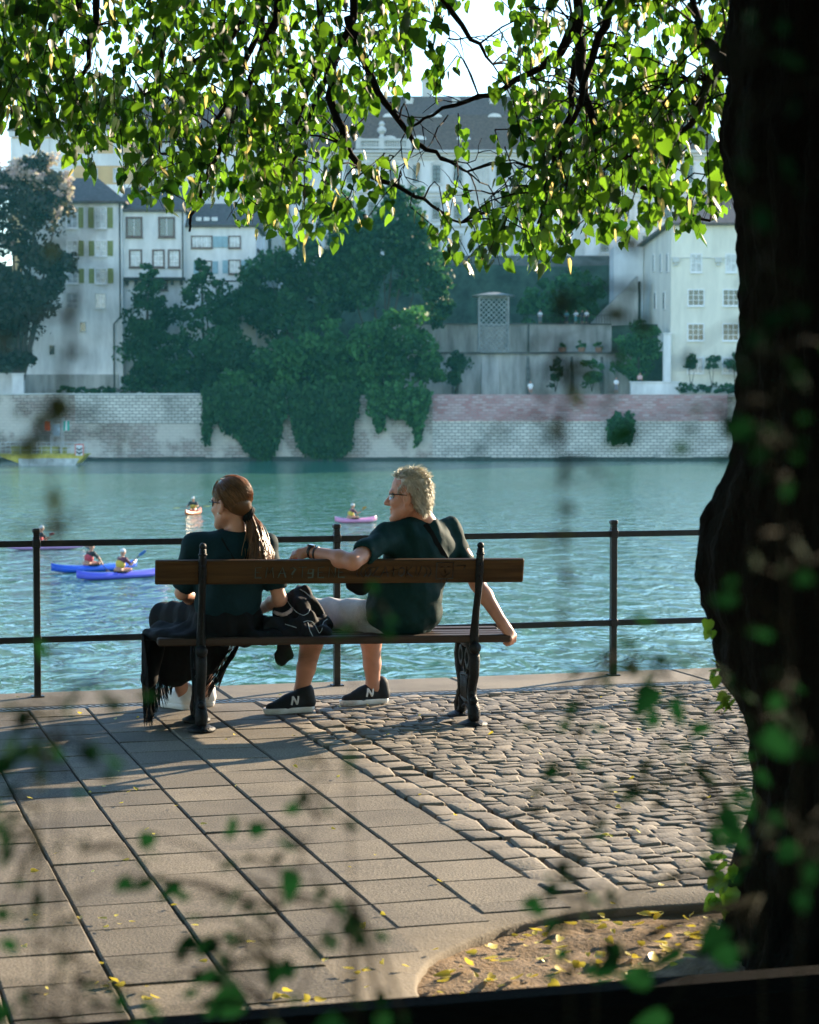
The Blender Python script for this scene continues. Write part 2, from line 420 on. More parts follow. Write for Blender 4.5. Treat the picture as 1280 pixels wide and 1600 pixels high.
while v > -8.0:
    rh = .080 + .014 * random.random(); u = SU + .275 + .03 * random.random()
    sl_ = rng.normal(0, .012)
    while u < 6.2:
        l = .078 + .05 * random.random(); wob = .02 * math.sin(u * 1.7 + v * 2.1)
        q = quad_c(u, u + l, v - rh + wob, v + wob)
        if free((q[0] + q[2]) / 2): cobble(*q, .001 + rng.normal(0, .0022))
        u += l
    v -= rh
tag(mb.build('cobble_pavement', M_cob, smooth=True), kind='structure')
# slot drain
dr = empty('drain_channel', P(0, -.49), PT, 'narrow slotted iron drain channel running along the kerb stones below the railing', 'drain')
mb = MB(); mb.wbox(-24, 24, -.058, .058, -.06, -.03); mb.build('channel', M_joint, dr, world=False)
mb = MB()
for s in (-1, 1): mb.wbox(-24, 24, s * .055 - .009, s * .055 + .009, -.05, -.002)
u = -6.0
while u < 7: mb.box((u, 0, -.008), (.016, .1, .012), rz=R(24)); u += .042
mb.build('grating', mat('worn grate', (.16, .155, .14), .5, metal=.5, scale=30), dr, world=False)

# railing
rl = empty('iron_railing', P(0, 0), PT, 'dark iron two bar railing along the river edge behind the bench', 'railing')
for k in range(-5, 8):
    mb = MB(); mb.box((k * 1.86, 0, .485), (.04, .04, .97), bevel=.003)
    mb.box((k * 1.86, 0, .978), (.034, .034, .02)); mb.box((k * 1.86, 0, 1.002), (.048, .048, .03), bevel=.012)
    mb.box((k * 1.86, 0, .004), (.075, .075, .008))
    mb.build('post', M_iron, rl, world=False)
for z in (.925, .345):
    mb = MB(); mb.wbox(-9.3, 13, -.011, .011, z - .019, z + .019, bevel=.004)
    for k in range(-5, 8): mb.box((k * 1.86, 0, z), (.05, .052, .05), bevel=.005)
    mb.build('rail', M_iron, rl, world=False)

# low dark timber edging nearest the camera
p0, p1 = WG(100, 1598, .25), WG(1160, 1515, .25); dz = (p1 - p0).normalized(); nz = Vector((-dz.y, dz.x, 0))
mb = MB(); a, b = p0 - dz * 5, p1 + dz * 5; a.z = b.z = 0
bv = .03
mb.prism([a + Vector((0, 0, -.05)), a + nz * -.14 + Vector((0, 0, -.05)), a + nz * -.14 + Vector((0, 0, .225)), a + nz * -.11 + Vector((0, 0, .255)), a + nz * -.03 + Vector((0, 0, .255)), a + Vector((0, 0, .225))], a, b)
ed = mb.build('timber_edging', mat('dark timber', (.003, .0028, .0025), .9, scale=8, aniso=(1, 8, 8), bump=.5, spec=.02), loc=tuple(a))
tag(ed, 'low black timber edging beam across the bottom in front of the tree pit', 'edging')
mb = MB(); c = W(570, 1600, 4.72); mb.ball((0, 0, .12), .062, 12, 1, .9, 2.2)
st = mb.build('rounded_post', mat('grey stone', (.2, .17, .13), .9, scale=20, bump=.5), smooth=True, loc=(c.x, c.y, 0)); tag(st, 'small rounded stump standing by the dark edging beam', 'stump')
# planter soil on the camera's side of the edging
mb = MB(); mb.add([a - nz * .13 + Vector((0, 0, .02)), b - nz * .13 + Vector((0, 0, .02)), b - nz * 9 + Vector((0, 0, .02)), a - nz * 9 + Vector((0, 0, .02))], [(3, 2, 1, 0)])
tag(mb.build('planter_earth', M_dirt), kind='structure')

# fallen leaves: many, scattered
M_fallen = leaf_mat('fallen leaf', (.55, .42, .04), (.75, .68, .12), True, (.7, .6, .08), tw=.25)
pos = []; sz = []
for _ in range(95):
    x, y = rng.uniform(0, 1180), 1085 + 500 * rng.random() ** 1.2
    p = WG(x, y, .006); pos.append(p); sz.append(rng.uniform(.014, .03))
for _ in range(130):
    q = rng.uniform(R(70), R(190)); r_ = PITR * math.sqrt(rng.uniform(.15, .95)); p = Vector((PIT[0] + r_ * math.cos(q), PIT[1] + r_ * math.sin(q), -.02)); pos.append(p); sz.append(rng.uniform(.02, .052))
for cx, cy in ((570, 1520), (440, 1558), (180, 1540), (185, 1445), (490, 1570), (230, 1560)):
    for _ in range(4): pos.append(WG(cx + rng.normal(0, 10), cy + rng.normal(0, 4), .008)); sz.append(rng.uniform(.02, .034))
n = len(pos); th = rng.uniform(0, 6.28, n); ax = np.stack([np.cos(th), np.sin(th), rng.normal(0, .25, n)], -1); nr = np.stack([rng.normal(0, .45, n), rng.normal(0, .45, n), np.ones(n)], -1)
V, Fc, rr = leaves(np.array([A(p) for p in pos]) + np.array([0, 0, .006]), ax, nr, np.array(sz), widen=.75)
tag(raw_mesh('fallen_leaves', V, Fc, M_fallen, attr=rr), 'small yellow fallen leaves scattered over the paving and earth', 'leaves', kind='stuff')

# river
def water_material():
    m = bpy.data.materials.new('river water'); m.use_nodes = True; t = m.node_tree; N = t.nodes; L = t.links; b = N['Principled BSDF']
    b.inputs['Base Color'].default_value = (.065, .185, .135, 1); b.inputs['Roughness'].default_value = .09; b.inputs['IOR'].default_value = 1.33
    tc = N.new('ShaderNodeTexCoord')
    def noise(sc, ax, rot, det, rough=.55, dist=0):
        mp = N.new('ShaderNodeMapping'); mp.inputs['Scale'].default_value = ax; mp.inputs['Rotation'].default_value = (0, 0, rot); L.new(tc.outputs['Object'], mp.inputs[0])
        n_ = N.new('ShaderNodeTexNoise'); n_.inputs['Scale'].default_value = sc; n_.inputs['Detail'].default_value = det; n_.inputs['Roughness'].default_value = rough; n_.inputs['Distortion'].default_value = dist
        L.new(mp.outputs[0], n_.inputs[0]); return n_
    n1 = noise(1.0, (1, .6, 1), .25, 3, .6, .5); n2 = noise(.07, (1, .5, 1), -.2, 4)
    cal = N.new('ShaderNodeMapRange'); cal.inputs['From Min'].default_value = .3; cal.inputs['From Max'].default_value = .7; cal.inputs['To Min'].default_value = .35; cal.inputs['To Max'].default_value = 1.0
    L.new(n2.outputs[0], cal.inputs[0])
    mul = N.new('ShaderNodeMath'); mul.operation = 'MULTIPLY'; L.new(n1.outputs[0], mul.inputs[0]); L.new(cal.outputs[0], mul.inputs[1])
    bp = N.new('ShaderNodeBump'); bp.inputs['Strength'].default_value = 1.0; bp.inputs['Distance'].default_value = .42
    L.new(mul.outputs[0], bp.inputs['Height']); L.new(bp.outputs[0], b.inputs['Normal'])
    return m
mb = MB(); mb.add([(-500, 10, ZW), (500, 10, ZW), (500, 240, ZW), (-500, 240, ZW)], [(0, 1, 2, 3)])
tag(mb.build('river', water_material()), kind='structure')
# ------------------------------------------------------------------ far bank
DW = 236.0
def brick_mat(name, c1, c2, mortar, bw, bh, rough=.9, stain=.5, stain_col=(.06, .06, .05), sscale=.25, light=None):
    m = bpy.data.materials.new(name); m.use_nodes = True; t = m.node_tree; N = t.nodes; L = t.links; b = N['Principled BSDF']; b.inputs['Roughness'].default_value = rough
    tc = N.new('ShaderNodeTexCoord'); mp = N.new('ShaderNodeMapping'); mp.inputs['Rotation'].default_value = (R(90), 0, 0); L.new(tc.outputs['Object'], mp.inputs[0])
    bt = N.new('ShaderNodeTexBrick'); bt.inputs['Scale'].default_value = 1; bt.inputs['Brick Width'].default_value = bw; bt.inputs['Row Height'].default_value = bh
    bt.inputs['Mortar Size'].default_value = .05; bt.inputs['Mortar Smooth'].default_value = .3; bt.inputs['Bias'].default_value = -.1
    bt.inputs['Color1'].default_value = (*c1, 1); bt.inputs['Color2'].default_value = (*c2, 1); bt.inputs['Mortar'].default_value = (*mortar, 1)
    L.new(mp.outputs[0], bt.inputs[0])
    n = N.new('ShaderNodeTexNoise'); n.inputs['Scale'].default_value = sscale; n.inputs['Detail'].default_value = 9; n.inputs['Roughness'].default_value = .68; L.new(tc.outputs['Object'], n.inputs[0])
    mr = N.new('ShaderNodeMapRange'); mr.inputs['From Min'].default_value = .5; mr.inputs['From Max'].default_value = .72; mr.inputs['To Max'].default_value = stain; L.new(n.outputs[0], mr.inputs[0])
    mx = N.new('ShaderNodeMix'); mx.data_type = 'RGBA'; mx.inputs['B'].default_value = (*stain_col, 1); L.new(mr.outputs[0], mx.inputs['Factor']); L.new(bt.outputs[0], mx.inputs['A'])
    last = mx.outputs['Result']
    if light:
        n2 = N.new('ShaderNodeTexNoise'); n2.inputs['Scale'].default_value = sscale * 1.7; n2.inputs['Detail'].default_value = 7; mp2 = N.new('ShaderNodeMapping'); mp2.inputs['Location'].default_value = (31, 7, 5); L.new(tc.outputs['Object'], mp2.inputs[0]); L.new(mp2.outputs[0], n2.inputs[0])
        mr2 = N.new('ShaderNodeMapRange'); mr2.inputs['From Min'].default_value = .48; mr2.inputs['From Max'].default_value = .6; mr2.inputs['To Max'].default_value = .75; L.new(n2.outputs[0], mr2.inputs[0])
        mx2 = N.new('ShaderNodeMix'); mx2.data_type = 'RGBA'; mx2.inputs['B'].default_value = (*light, 1); L.new(mr2.outputs[0], mx2.inputs['Factor']); L.new(last, mx2.inputs['A']); last = mx2.outputs['Result']
    L.new(last, b.inputs['Base Color'])
    bp = N.new('ShaderNodeBump'); bp.inputs['Strength'].default_value = .6; bp.inputs['Distance'].default_value = .08; L.new(bt.outputs['Fac'], bp.inputs['Height']); bp.invert = True; L.new(bp.outputs[0], b.inputs['Normal'])
    return m
M_stone = brick_mat('old river stone', (.50, .43, .36), (.40, .30, .25), (.22, .19, .16), .8, .36, stain=.75, stain_col=(.10, .095, .07), sscale=.22, light=(.64, .58, .48))
M_pale = brick_mat('pale limestone', (.70, .66, .57), (.54, .50, .43), (.22, .21, .18), .75, .36, stain=.8, stain_col=(.10, .10, .085), sscale=.2)
M_brickr = brick_mat('red sandstone', (.44, .20, .19), (.56, .40, .38), (.34, .24, .23), .8, .3, stain=.35, stain_col=(.5, .44, .42), sscale=.5)
M_algae = mat('wet algae stone', (.022, .03, .024), .6, scale=2, var=.5, bump=.5)
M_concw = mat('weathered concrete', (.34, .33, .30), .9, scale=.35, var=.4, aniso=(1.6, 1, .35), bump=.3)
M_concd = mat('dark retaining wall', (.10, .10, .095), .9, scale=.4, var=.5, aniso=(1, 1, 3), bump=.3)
M_white = mat('white render', (.72, .72, .68), .9, scale=.4, var=.14, aniso=(1.6, 1, .5), bump=.1)
M_whitew = mat('grubby white render', (.68, .68, .65), .9, scale=.3, var=.24, aniso=(1.6, 1, .5), bump=.15)
M_cream = mat('cream render', (.74, .70, .58), .9, scale=.35, var=.12, aniso=(1.8, 1, .4))
M_ochre = mat('ochre render', (.62, .42, .2), .9, scale=.4, var=.1)
M_palace = mat('pale palace render', (.70, .71, .68), .9, scale=.35, var=.1, aniso=(1.6, 1, .5))
M_trim = mat('stone trim', (.56, .56, .52), .85, scale=1, var=.1)
M_roof = mat('dark tile roof', (.09, .075, .07), .85, scale=2.5, var=.45, aniso=(1, 1, 4), bump=.6, bscale=4)
M_roofb = mat('brown tile roof', (.12, .082, .068), .85, scale=2.5, var=.4, aniso=(1, 1, 4), bump=.6, bscale=4)
M_frame = mat('window frame', (.78, .78, .76), .6, scale=3, var=.05)
M_frameb = mat('brown window surround', (.12, .07, .06), .6, scale=3, var=.1)
M_glass = mat('window glass', (.025, .035, .04), .08, scale=.8, var=.6, spec=.9)
M_glassl = mat('curtained glass', (.42, .45, .46), .15, scale=1.5, var=.35, spec=.8)
M_shutg = mat('olive shutter', (.22, .25, .07), .7, scale=3, var=.15)
M_shutb = mat('blue shutter', (.28, .42, .46), .7, scale=3, var=.1)
M_dark = mat('dark beam', (.03, .028, .026), .8, scale=3)
def X(px, D): return (px - 640) / F * D
def Zp(py, D): return W(640, py, D).z

# hillside terrain
prof = [(236.4, 4.25), (249.4, 4.3), (250.0, 9.6), (256.2, 9.7), (257, 13.4), (279, 13.6), (280.5, 22.6), (310, 23.4), (420, 25), (900, 28)]
xs = np.linspace(-420, 420, 85); V = []; 
for y, z in prof:
    for x in xs: V.append((x, y, z + .25 * math.sin(x * .31 + y) * (1 if z > 9 else .2)))
idx = np.arange(len(prof) * 85).reshape(len(prof), 85)
Q = np.stack([idx[:-1, :-1], idx[:-1, 1:], idx[1:, 1:], idx[1:, :-1]], -1).reshape(-1, 4)
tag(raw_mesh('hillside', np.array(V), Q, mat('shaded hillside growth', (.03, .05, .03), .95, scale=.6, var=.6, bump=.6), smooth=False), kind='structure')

# river wall
rw = empty('river_wall', (0, DW, ZW), 0, 'long high stone wall rising from the water on the far bank', 'river wall')
zt = Zp(617, DW)
mb = MB(); mb.wbox(-260, X(676, DW), DW, DW + 2.2, ZW - 1, zt); mb.build('old_stone', M_stone, rw)
mb = MB(); mb.wbox(X(118, DW), X(322, DW), DW - .05, DW + .3, Zp(662, DW), zt - .02); mb.build('repaired_stone', M_pale, rw)
mb = MB(); mb.wbox(X(676, DW) + .003, X(1136, DW), DW - .02, DW + 2.2, ZW - 1, Zp(658, DW)); mb.build('pale_base', M_pale, rw)
mb = MB(); mb.wbox(X(676, DW) + .003, X(1136, DW), DW - .08, DW + 2.2, Zp(658, DW) + .003, zt + .05); mb.build('brick_band', M_brickr, rw)
mb = MB(); mb.wbox(X(1136, DW) + .003, 260, DW + 1.0, DW + 3, ZW - 1, zt + .1); mb.build('set_back_wall', M_stone, rw)
mb = MB(); x = -120
while x < 120: 
    l = 2 + 4 * random.random(); mb.wbox(x, x + l + .02, DW - .25 - .3 * random.random(), DW + .1, ZW - 1, ZW + .38 + .14 * random.random()); x += l
mb.build('algae_footing', M_algae, rw)
mb = MB(); mb.wbox(-200, X(320, DW), DW - .12, DW + .6, zt + .003, zt + .18); mb.build('coping', M_trim, rw)

def window(root, px, py, wd, hd, D, cols=2, rows=2, fm=None, gm=None, shut=None, sill=True, sides='lr', arch=False, sur=.10):
    fm = fm or M_frame; x, z = X(px, D), Zp(py, D); ww, hh = wd / F * D, hd / F * D
    x0, x1, z0, z1 = x - ww / 2, x + ww / 2, z - hh / 2, z + hh / 2; s = sur; y = D
    mb = MB()
    mb.wbox(x0 - s, x0 + s * .4, y - .12, y + .1, z0 - s, z1 + s); mb.wbox(x1 - s * .4, x1 + s, y - .12, y + .1, z0 - s, z1 + s)
    mb.wbox(x0 + s * .4 + .002, x1 - s * .4 - .002, y - .118, y + .1, z1 - s * .4, z1 + s - .002); mb.wbox(x0 + s * .4 + .002, x1 - s * .4 - .002, y - .118, y + .1, z0 - s + .002, z0 + s * .4)
    mb2 = MB()
    for i in range(1, cols): mb2.wbox(x0 + ww * i / cols - .035, x0 + ww * i / cols + .035, y - .07, y + .05, z0 + .05, z1 - .05)
    for i in range(1, rows): mb2.wbox(x0 + .05, x1 - .05, y - .066, y + .05, z0 + hh * i / rows - .03, z0 + hh * i / rows + .03)
    if sill: mb.wbox(x0 - s * 1.4, x1 + s * 1.4, y - .22, y + .05, z0 - s - .1, z0 - s - .002)
    if arch: mb.prism([(x0 - s * 1.6, y - .2, z1 + s + .01), (x1 + s * 1.6, y - .2, z1 + s + .01), (x, y - .2, z1 + s + ww * .38)], (0, y - .2, 0), (0, y + .02, 0))
    wn = mb.build('window', fm, root)
    if cols > 1 or rows > 1: mb2.build('glazing_bar', M_frame if not arch else M_dark, wn)
    pm = MB(); pm.wbox(x0 + .03, x1 - .03, y - .03, y + .04, z0 + .03, z1 - .03); pm.build('pane', gm or M_glass, wn)
    if shut:
        sw = ww * .5
        for c in sides:
            xa = x0 - s - .05 - sw if c == 'l' else x1 + s + .05
            sm = MB(); sm.wbox(xa, xa + sw, y - .1, y + .02, z0 - .02, z1 + .02)
            sm.wbox(xa + .04, xa + sw - .04, y - .13, y - .103, z0 + .08, z1 - .08); sm.build('shutter', shut, root)
    return wn
def gable_roof(root, x0, x1, y0, y1, z, h, m, over=.5, hip=0.0, name='roof'):
    x0 -= over; x1 += over; y0 -= over; y1 += over; ym = (y0 + y1) / 2
    mb = MB(); V = [(x0, y0, z), (x1, y0, z), (x1, y1, z), (x0, y1, z), (x0 + hip, ym, z + h), (x1 - hip, ym, z + h)]
    V += [(a, b, c - .25) for a, b, c in V[:4]]
    mb.add(V, [(0, 1, 5, 4), (2, 3, 4, 5), (0, 4, 3), (1, 2, 5), (6, 7, 1, 0), (7, 8, 2, 1), (8, 9, 3, 2), (9, 6, 0, 3), (9, 8, 7, 6)])
    return mb.build(name, m, root)

# left white house with olive shutters
D = 247.0; b1 = empty('tall_white_house', (X(116, D), D, 4.3), 0, 'tall white riverside house with olive green shutters behind the dark tree at the left', 'house')
x0, x1 = X(38, D), X(193, D); ze = Zp(318, D)
mb = MB(); mb.wbox(x0, x1, D, D + 14, 3.9, ze); mb.build('wall', M_whitew, b1)
mb = MB(); mb.wbox(x0 - .4, X(186, D), D - .25, D + .3, 3.9, Zp(585, D)); mb.build('battered_base', M_concw, b1)
gable_roof(b1, x0, x1, D, D + 14, ze + .26, 3.6, M_roof, .6, 4.5)
for r_, (y, h) in enumerate(((340, 31), (388, 23), (431, 22))):
    window(b1, 115.5, y, 16, h, D, 2, 3, None, M_glassl, M_shutg, sides='r'); window(b1, 160, y, 17, h, D, 2, 3, None, M_glassl, M_shutg)
for x in (115, 159): window(b1, x, 470, 15, 22, D, 2, 3, M_trim, M_glassl)
window(b1, 76, 470, 9, 20, D, 1, 2, M_trim); window(b1, 131, 511, 9, 15, D, 1, 1, M_trim, sill=False); window(b1, 83, 547, 9, 15, D, 1, 1, M_trim, sill=False)
mb = MB(); mb.tube([(x1 - .25, D - .15, ze), (x1 - .25, D - .15, Zp(495, D)), (x1 - 1.0, D - .35, Zp(506, D)), (x1 - 1.0, D - .35, 4.3)], .09, 6); mb.build('downpipe', M_dark, b1)
# middle house
D = 248.0; b2 = empty('overhanging_house', (X(240, D), D, 4.3), 0, 'white house with brown framed windows and an overhanging upper part beside the shuttered house', 'house')
x0, x1 = X(193, D) + .02, X(290, D); ze = Zp(331, D)
mb = MB(); mb.wbox(x0, x1, D, D + 13, Zp(433, D), ze); mb.build('upper_wall', M_white, b2)
mb = MB(); mb.wbox(x0, x1, D + .9, D + 12.9, 3.9, Zp(433, D) - .003); mb.build('lower_wall', M_whitew, b2)
mb = MB(); mb.wbox(x0, x1, D - .1, D + .8, Zp(433, D) - .35, Zp(433, D) - .01)
for i in range(7): mb.wbox(x0 + .3 + i * (x1 - x0 - .9) / 6, x0 + .6 + i * (x1 - x0 - .9) / 6, D + .05, D + .85, Zp(433, D) - .9, Zp(433, D) - .36)
mb.build('jetty_beam', M_dark, b2)
gable_roof(b2, x0, x1, D, D + 13, ze + .26, 3.4, M_roof, .45)
for x in (212, 262.5): window(b2, x, 355, 22, 28, D, 2, 1, M_frameb, M_glass, sur=.16)
for x, w_ in ((214, 17), (249.5, 16), (274, 16)): window(b2, x, 404, w_, 25, D, 2, 3, M_frameb, M_glassl, sur=.14)
window(b2, 257, 446, 12, 13, D + .9, 2, 2, M_frameb)
mb = MB(); mb.tube([(x1 - .2, D - .12, ze), (x1 - .2, D - .12, Zp(433, D))], .09, 6); mb.build('downpipe', M_dark, b2)
# third house
D = 249.0; b3 = empty('blue_shuttered_house', (X(345, D), D, 4.3), 0, 'low white house with pale blue shutters between the overhanging house and the trees', 'house')
x0, x1 = X(290, D) + .02, X(401, D); ze = Zp(355, D)
mb = MB(); mb.wbox(x0, x1, D, D + 12, 4, ze); mb.build('wall', M_white, b3)
gable_roof(b3, x0, x1, D, D + 12, ze + .26, 3.2, M_roof, .45)
window(b3, 317, 378, 31, 17, D, 4, 1, M_frameb, M_glassl, M_shutb, sides='r'); window(b3, 368, 378, 17, 17, D, 2, 1, M_frameb, M_glassl, M_shutb, sides='l')
window(b3, 323, 418, 17, 19, D, 2, 1, M_frameb, M_glassl, M_shutb); window(b3, 368, 417, 17, 20, D, 2, 1, M_frameb, M_glassl, M_shutb)
mb = MB(); mb.wbox(x0, x1, D - .08, D + .02, Zp(440, D), Zp(438, D)); mb.build('ledge', M_dark, b3)
mb = MB()
for i in range(3): mb.wbox(X(307, D) + i * .95, X(307, D) + .7 + i * .95, D + .7, D + 1.5, ze + .5, ze + 1.3)
mb.build('skylight', M_glassl, b3)
# small gabled annex beyond it
D = 251.0; b4 = empty('gabled_annex', (X(415, D), D, 4.3), 0, 'small white gable with a dark sloping roof edge just left of the big trees', 'house')
mb = MB(); xa, xb = X(401, D), X(436, D)
mb.prism([(xa, D, 5), (xb, D, 5), (xb, D, Zp(420, D)), (xa, D, Zp(392, D))], (0, D, 0), (0, D + 8, 0)); mb.build('wall', M_white, b4)
mb = MB(); mb.prism([(xa, D - .3, Zp(392, D) + .02), (xb + .4, D - .3, Zp(421, D)), (xb + .4, D - .3, Zp(421, D) + .4), (xa, D - .3, Zp(392, D) + .5)], (0, D - .3, 0), (0, D + 8, 0)); mb.build('roof', M_roof, b4)
# upper ochre house
D = 272.0; b5 = empty('ochre_house', (X(115, D), D, 13.5), 0, 'upper house with ochre bands and pale stringcourses high behind the white house', 'house')
x0, x1 = X(22, D), X(207, D)
mb = MB(); mb.wbox(x0, x1, D, D + 12, 12, Zp(205, D)); mb.build('wall', M_ochre, b5)
mb = MB()
mb.wbox(x0 - .1, x1 + .1, D - .1, D + .2, Zp(259, D), Zp(240, D)); mb.wbox(x0 - .3, x1 + .3, D - .4, D + .2, Zp(214, D), Zp(205, D)); mb.wbox(x0 - .1, x1 + .1, D - .1, D + .2, Zp(330, D), Zp(288, D)); mb.wbox(x0 - .1, X(118, D), D - .06, D + .2, Zp(239.8, D), Zp(216, D)); mb.wbox(x0 - .1, X(118, D), D - .06, D + .2, Zp(287.8, D), Zp(259.2, D))
mb.build('pale_band', M_white, b5)
for x in (88, 148, 188): window(b5, x, 228, 13, 22, D, 2, 3, M_trim, M_glassl, sill=False); window(b5, x, 274, 14, 20, D, 2, 2, M_trim, M_glass if x == 148 else M_glassl, sill=False)
window(b5, 58, 251, 11, 12, D - .1, 1, 1, M_trim, sill=False)
gable_roof(b5, x0, x1, D, D + 12, Zp(205, D) + .26, 2.2, M_roof, .5, 2)
# grey roofed house behind
D = 284.0; b6 = empty('steep_grey_house', (X(280, D), D, 22), 0, 'steep grey roofed house glimpsed through the leaves above the overhanging house', 'house')
mb = MB(); mb.wbox(X(150, D), X(415, D), D, D + 18, 18, Zp(222, D)); mb.build('wall', M_palace, b6)
r6 = gable_roof(b6, X(150, D), X(415, D), D, D + 18, Zp(222, D) + .26, (222 - 140) / F * (D + 9), M_roofb, .5, 2.5)
for px in (208, 262, 330, 385): window(b6, px, 250, 14, 28, D, 2, 3, M_trim, sill=False)
for px in (205, 355): mb = MB(); mb.wbox(X(px, D), X(px + 16, D), D + 7, D + 9, Zp(165, D), Zp(118, D)); mb.build('chimney', M_trim, b6)

# palace
D = 290.0; b7 = empty('baroque_palace', (X(740, D), D, 23), 0, 'long pale baroque palace with a huge mansard roof on the hill above the trees', 'palace')
x0, x1 = X(425, D), X(1122, D); zc = Zp(237, D); zb = Zp(415, D)
mb = MB(); mb.wbox(x0, x1, D, D + 20, zb - 4, zc); mb.build('wall', M_palace, b7)
mb = MB()
for y, t_, pr in ((237, 4, .7), (243, 2.5, .45), (248, 2, .3), (300, 3.5, .35), (307, 2, .25), (353, 3, .3), (408, 5, .3)):
    mb.wbox(x0 - pr, x1 + pr, D - pr, D + .1, Zp(y + t_ / 2, D), Zp(y - t_ / 2, D))
mb.build('cornice', M_trim, b7)
for px, w_ in ((432, 10), (563, 10), (641, 8), (745, 17), (760, 7), (800, 6), (905, 14), (985, 8), (1112, 14)):
    mb = MB(); y = 249
    while y < 406:
        if not (296 < y < 309): mb.wbox(X(px - w_ / 2, D), X(px + w_ / 2, D), D - .22, D + .05, Zp(y + 4.6, D), Zp(y, D))
        y += 5.2
    mb.wbox(X(px - w_ / 2 + .4, D), X(px + w_ / 2 - .4, D), D - .15, D + .06, Zp(405, D), Zp(249.5, D)); mb.build('pilaster', M_trim, b7)
px = 448
while px < 1105:
    if abs(px - 745) > 14 and abs(px - 905) > 10 and abs(px - 563) > 8:
        for y, h in ((272, 29), (329, 28), (381, 26)): window(b7, px, y, 14, h, D, 2, 4, M_trim, M_glass, arch=True, sur=.16)
    px += 33.4 if px < 700 else 32.6
# mansard roof
hr = (237 - 140) / F * (D + 10); 
mb = MB(); o = .6; ya, yb_ = D - o, D + 20 + o; z = zc + .1; xa, xb = x0 - o, x1 + o; ym = (ya + yb_) / 2; k1, k2 = .42, .68
def rg(s_, hfac, hipx): return [(xa + hipx, ya + (ym - ya) * s_, z + hr * hfac), (xb - hipx, ya + (ym - ya) * s_, z + hr * hfac), (xb - hipx, yb_ - (ym - ya) * s_, z + hr * hfac), (xa + hipx, yb_ - (ym - ya) * s_, z + hr * hfac)]
V = rg(0, 0, 0) + rg(.06, .03, .4) + rg(k1, .62, 3.0) + rg(.92, 1.0, 7.5)
Fs = [(k * 4 + i, k * 4 + (i + 1) % 4, k * 4 + 4 + (i + 1) % 4, k * 4 + 4 + i) for k in range(3) for i in range(4)] + [(12, 13, 14, 15)]
mb.add(V, Fs); roof = mb.build('roof', M_roofb, b7)
def dormer(px, py, w_, h_, dd):
    mb = MB(); Dd = D + dd; xx, zz = X(px, Dd), Zp(py, Dd); ww, hh = w_ / F * Dd, h_ / F * Dd
    mb.wbox(xx - ww / 2, xx + ww / 2, Dd, Dd + 5, zz - hh / 2, zz + hh * .3)
    mb.prism([(xx + ww * .62 * math.cos(q), Dd - .15, zz + hh * .3 + hh * .34 * math.sin(q)) for q in np.linspace(0, math.pi, 9)], (0, Dd - .15, 0), (0, Dd + 5, 0))
    d = mb.build('dormer', M_palace, roof)
for px in (478, 515, 609, 655, 724, 832, 880, 950, 1005, 1060): dormer(px, 224, 18, 19, 1.2)
for px in (460, 500, 609, 680, 772, 860, 940, 1030): dormer(px, 188, 17, 17, 3.6)
for px in (470, 560, 640, 712, 770, 845, 960): dormer(px, 160, 11, 12, 7)
for px in (668, 802, 520, 900, 1040):
    mb = MB(); mb.wbox(X(px - 8, D), X(px + 8, D), D + 9, D + 11.2, zc + hr * .8, Zp(124, D + 9)); mb.wbox(X(px - 10, D), X(px + 10, D), D + 8.8, D + 11.4, Zp(124, D + 9) + .003, Zp(121, D + 9)); mb.build('chimney', M_trim, roof)
# balustrade with vase
bl = MB(); za, zz = zc + .55, Zp(217, D)
bl.wbox(X(560, D), X(640, D), D - .45, D + .15, zz - .3, zz); bl.wbox(X(560, D), X(640, D), D - .45, D + .15, zc + .4, zc + .7)
px = 563
while px < 639: bl.lathe((X(px, D), D - .15, zc + .7), [(.08, 0), (.15, .35), (.08, .8), (.12, zz - .3 - zc - .7)], 6); px += 3.6
for px in (561, 597, 639): bl.wbox(X(px - 4, D), X(px + 4, D), D - .5, D + .3, zc + .35, zz + .15)
bl.build('balustrade', M_trim, b7)
vs = MB(); vs.lathe((X(597, D), D - .1, zz + .15), [(.5, 0), (.3, .25), (.25, .5), (.65, .9), (.6, 1.3), (.25, 1.6), (.45, 1.9), (.2, 2.3)], 8); vs.build('roof_vase', M_trim, b7)

# cream house at the right
D = 244.0; b8 = empty('cream_house', (X(1140, D), D, 4.3), 0, 'big cream house with white cross windows rising behind the clipped trees at the right', 'house')
x0, x1 = X(1047, D), X(1330, D); ze = Zp(352, D)
mb = MB(); mb.wbox(x0, x1, D, D + 30, 3.9, ze); mb.build('wall', M_cream, b8)
gable_roof(b8, x0, x1, D, D + 30, ze + .26, 6, M_roofb, .7, 8)
for i in range(5):
    x = 1086 + 54.5 * i; window(b8, x, 411, 16, 27, D, 2, 2, None, M_glassl)
    window(b8, x, 465, 24, 24, D, 3, 3, None, M_glass); window(b8, x, 519, 24, 25, D, 3, 3, None, M_glass); window(b8, x, 571, 24, 23, D, 3, 2, None, M_glassl)
mb = MB()
for px in (1054, 1120, 1185): mb.wbox(X(px - 5, D), X(px + 5, D), D - .5, D + .05, Zp(410, D), Zp(404, D)); mb.wbox(X(px - 3, D), X(px + 3, D), D - .3, D + .05, Zp(415, D), Zp(410.1, D))
mb.wbox(x0 - .1, x1, D - .12, D + .02, Zp(403.5, D), Zp(402, D)); mb.build('corbel', M_trim, b8)
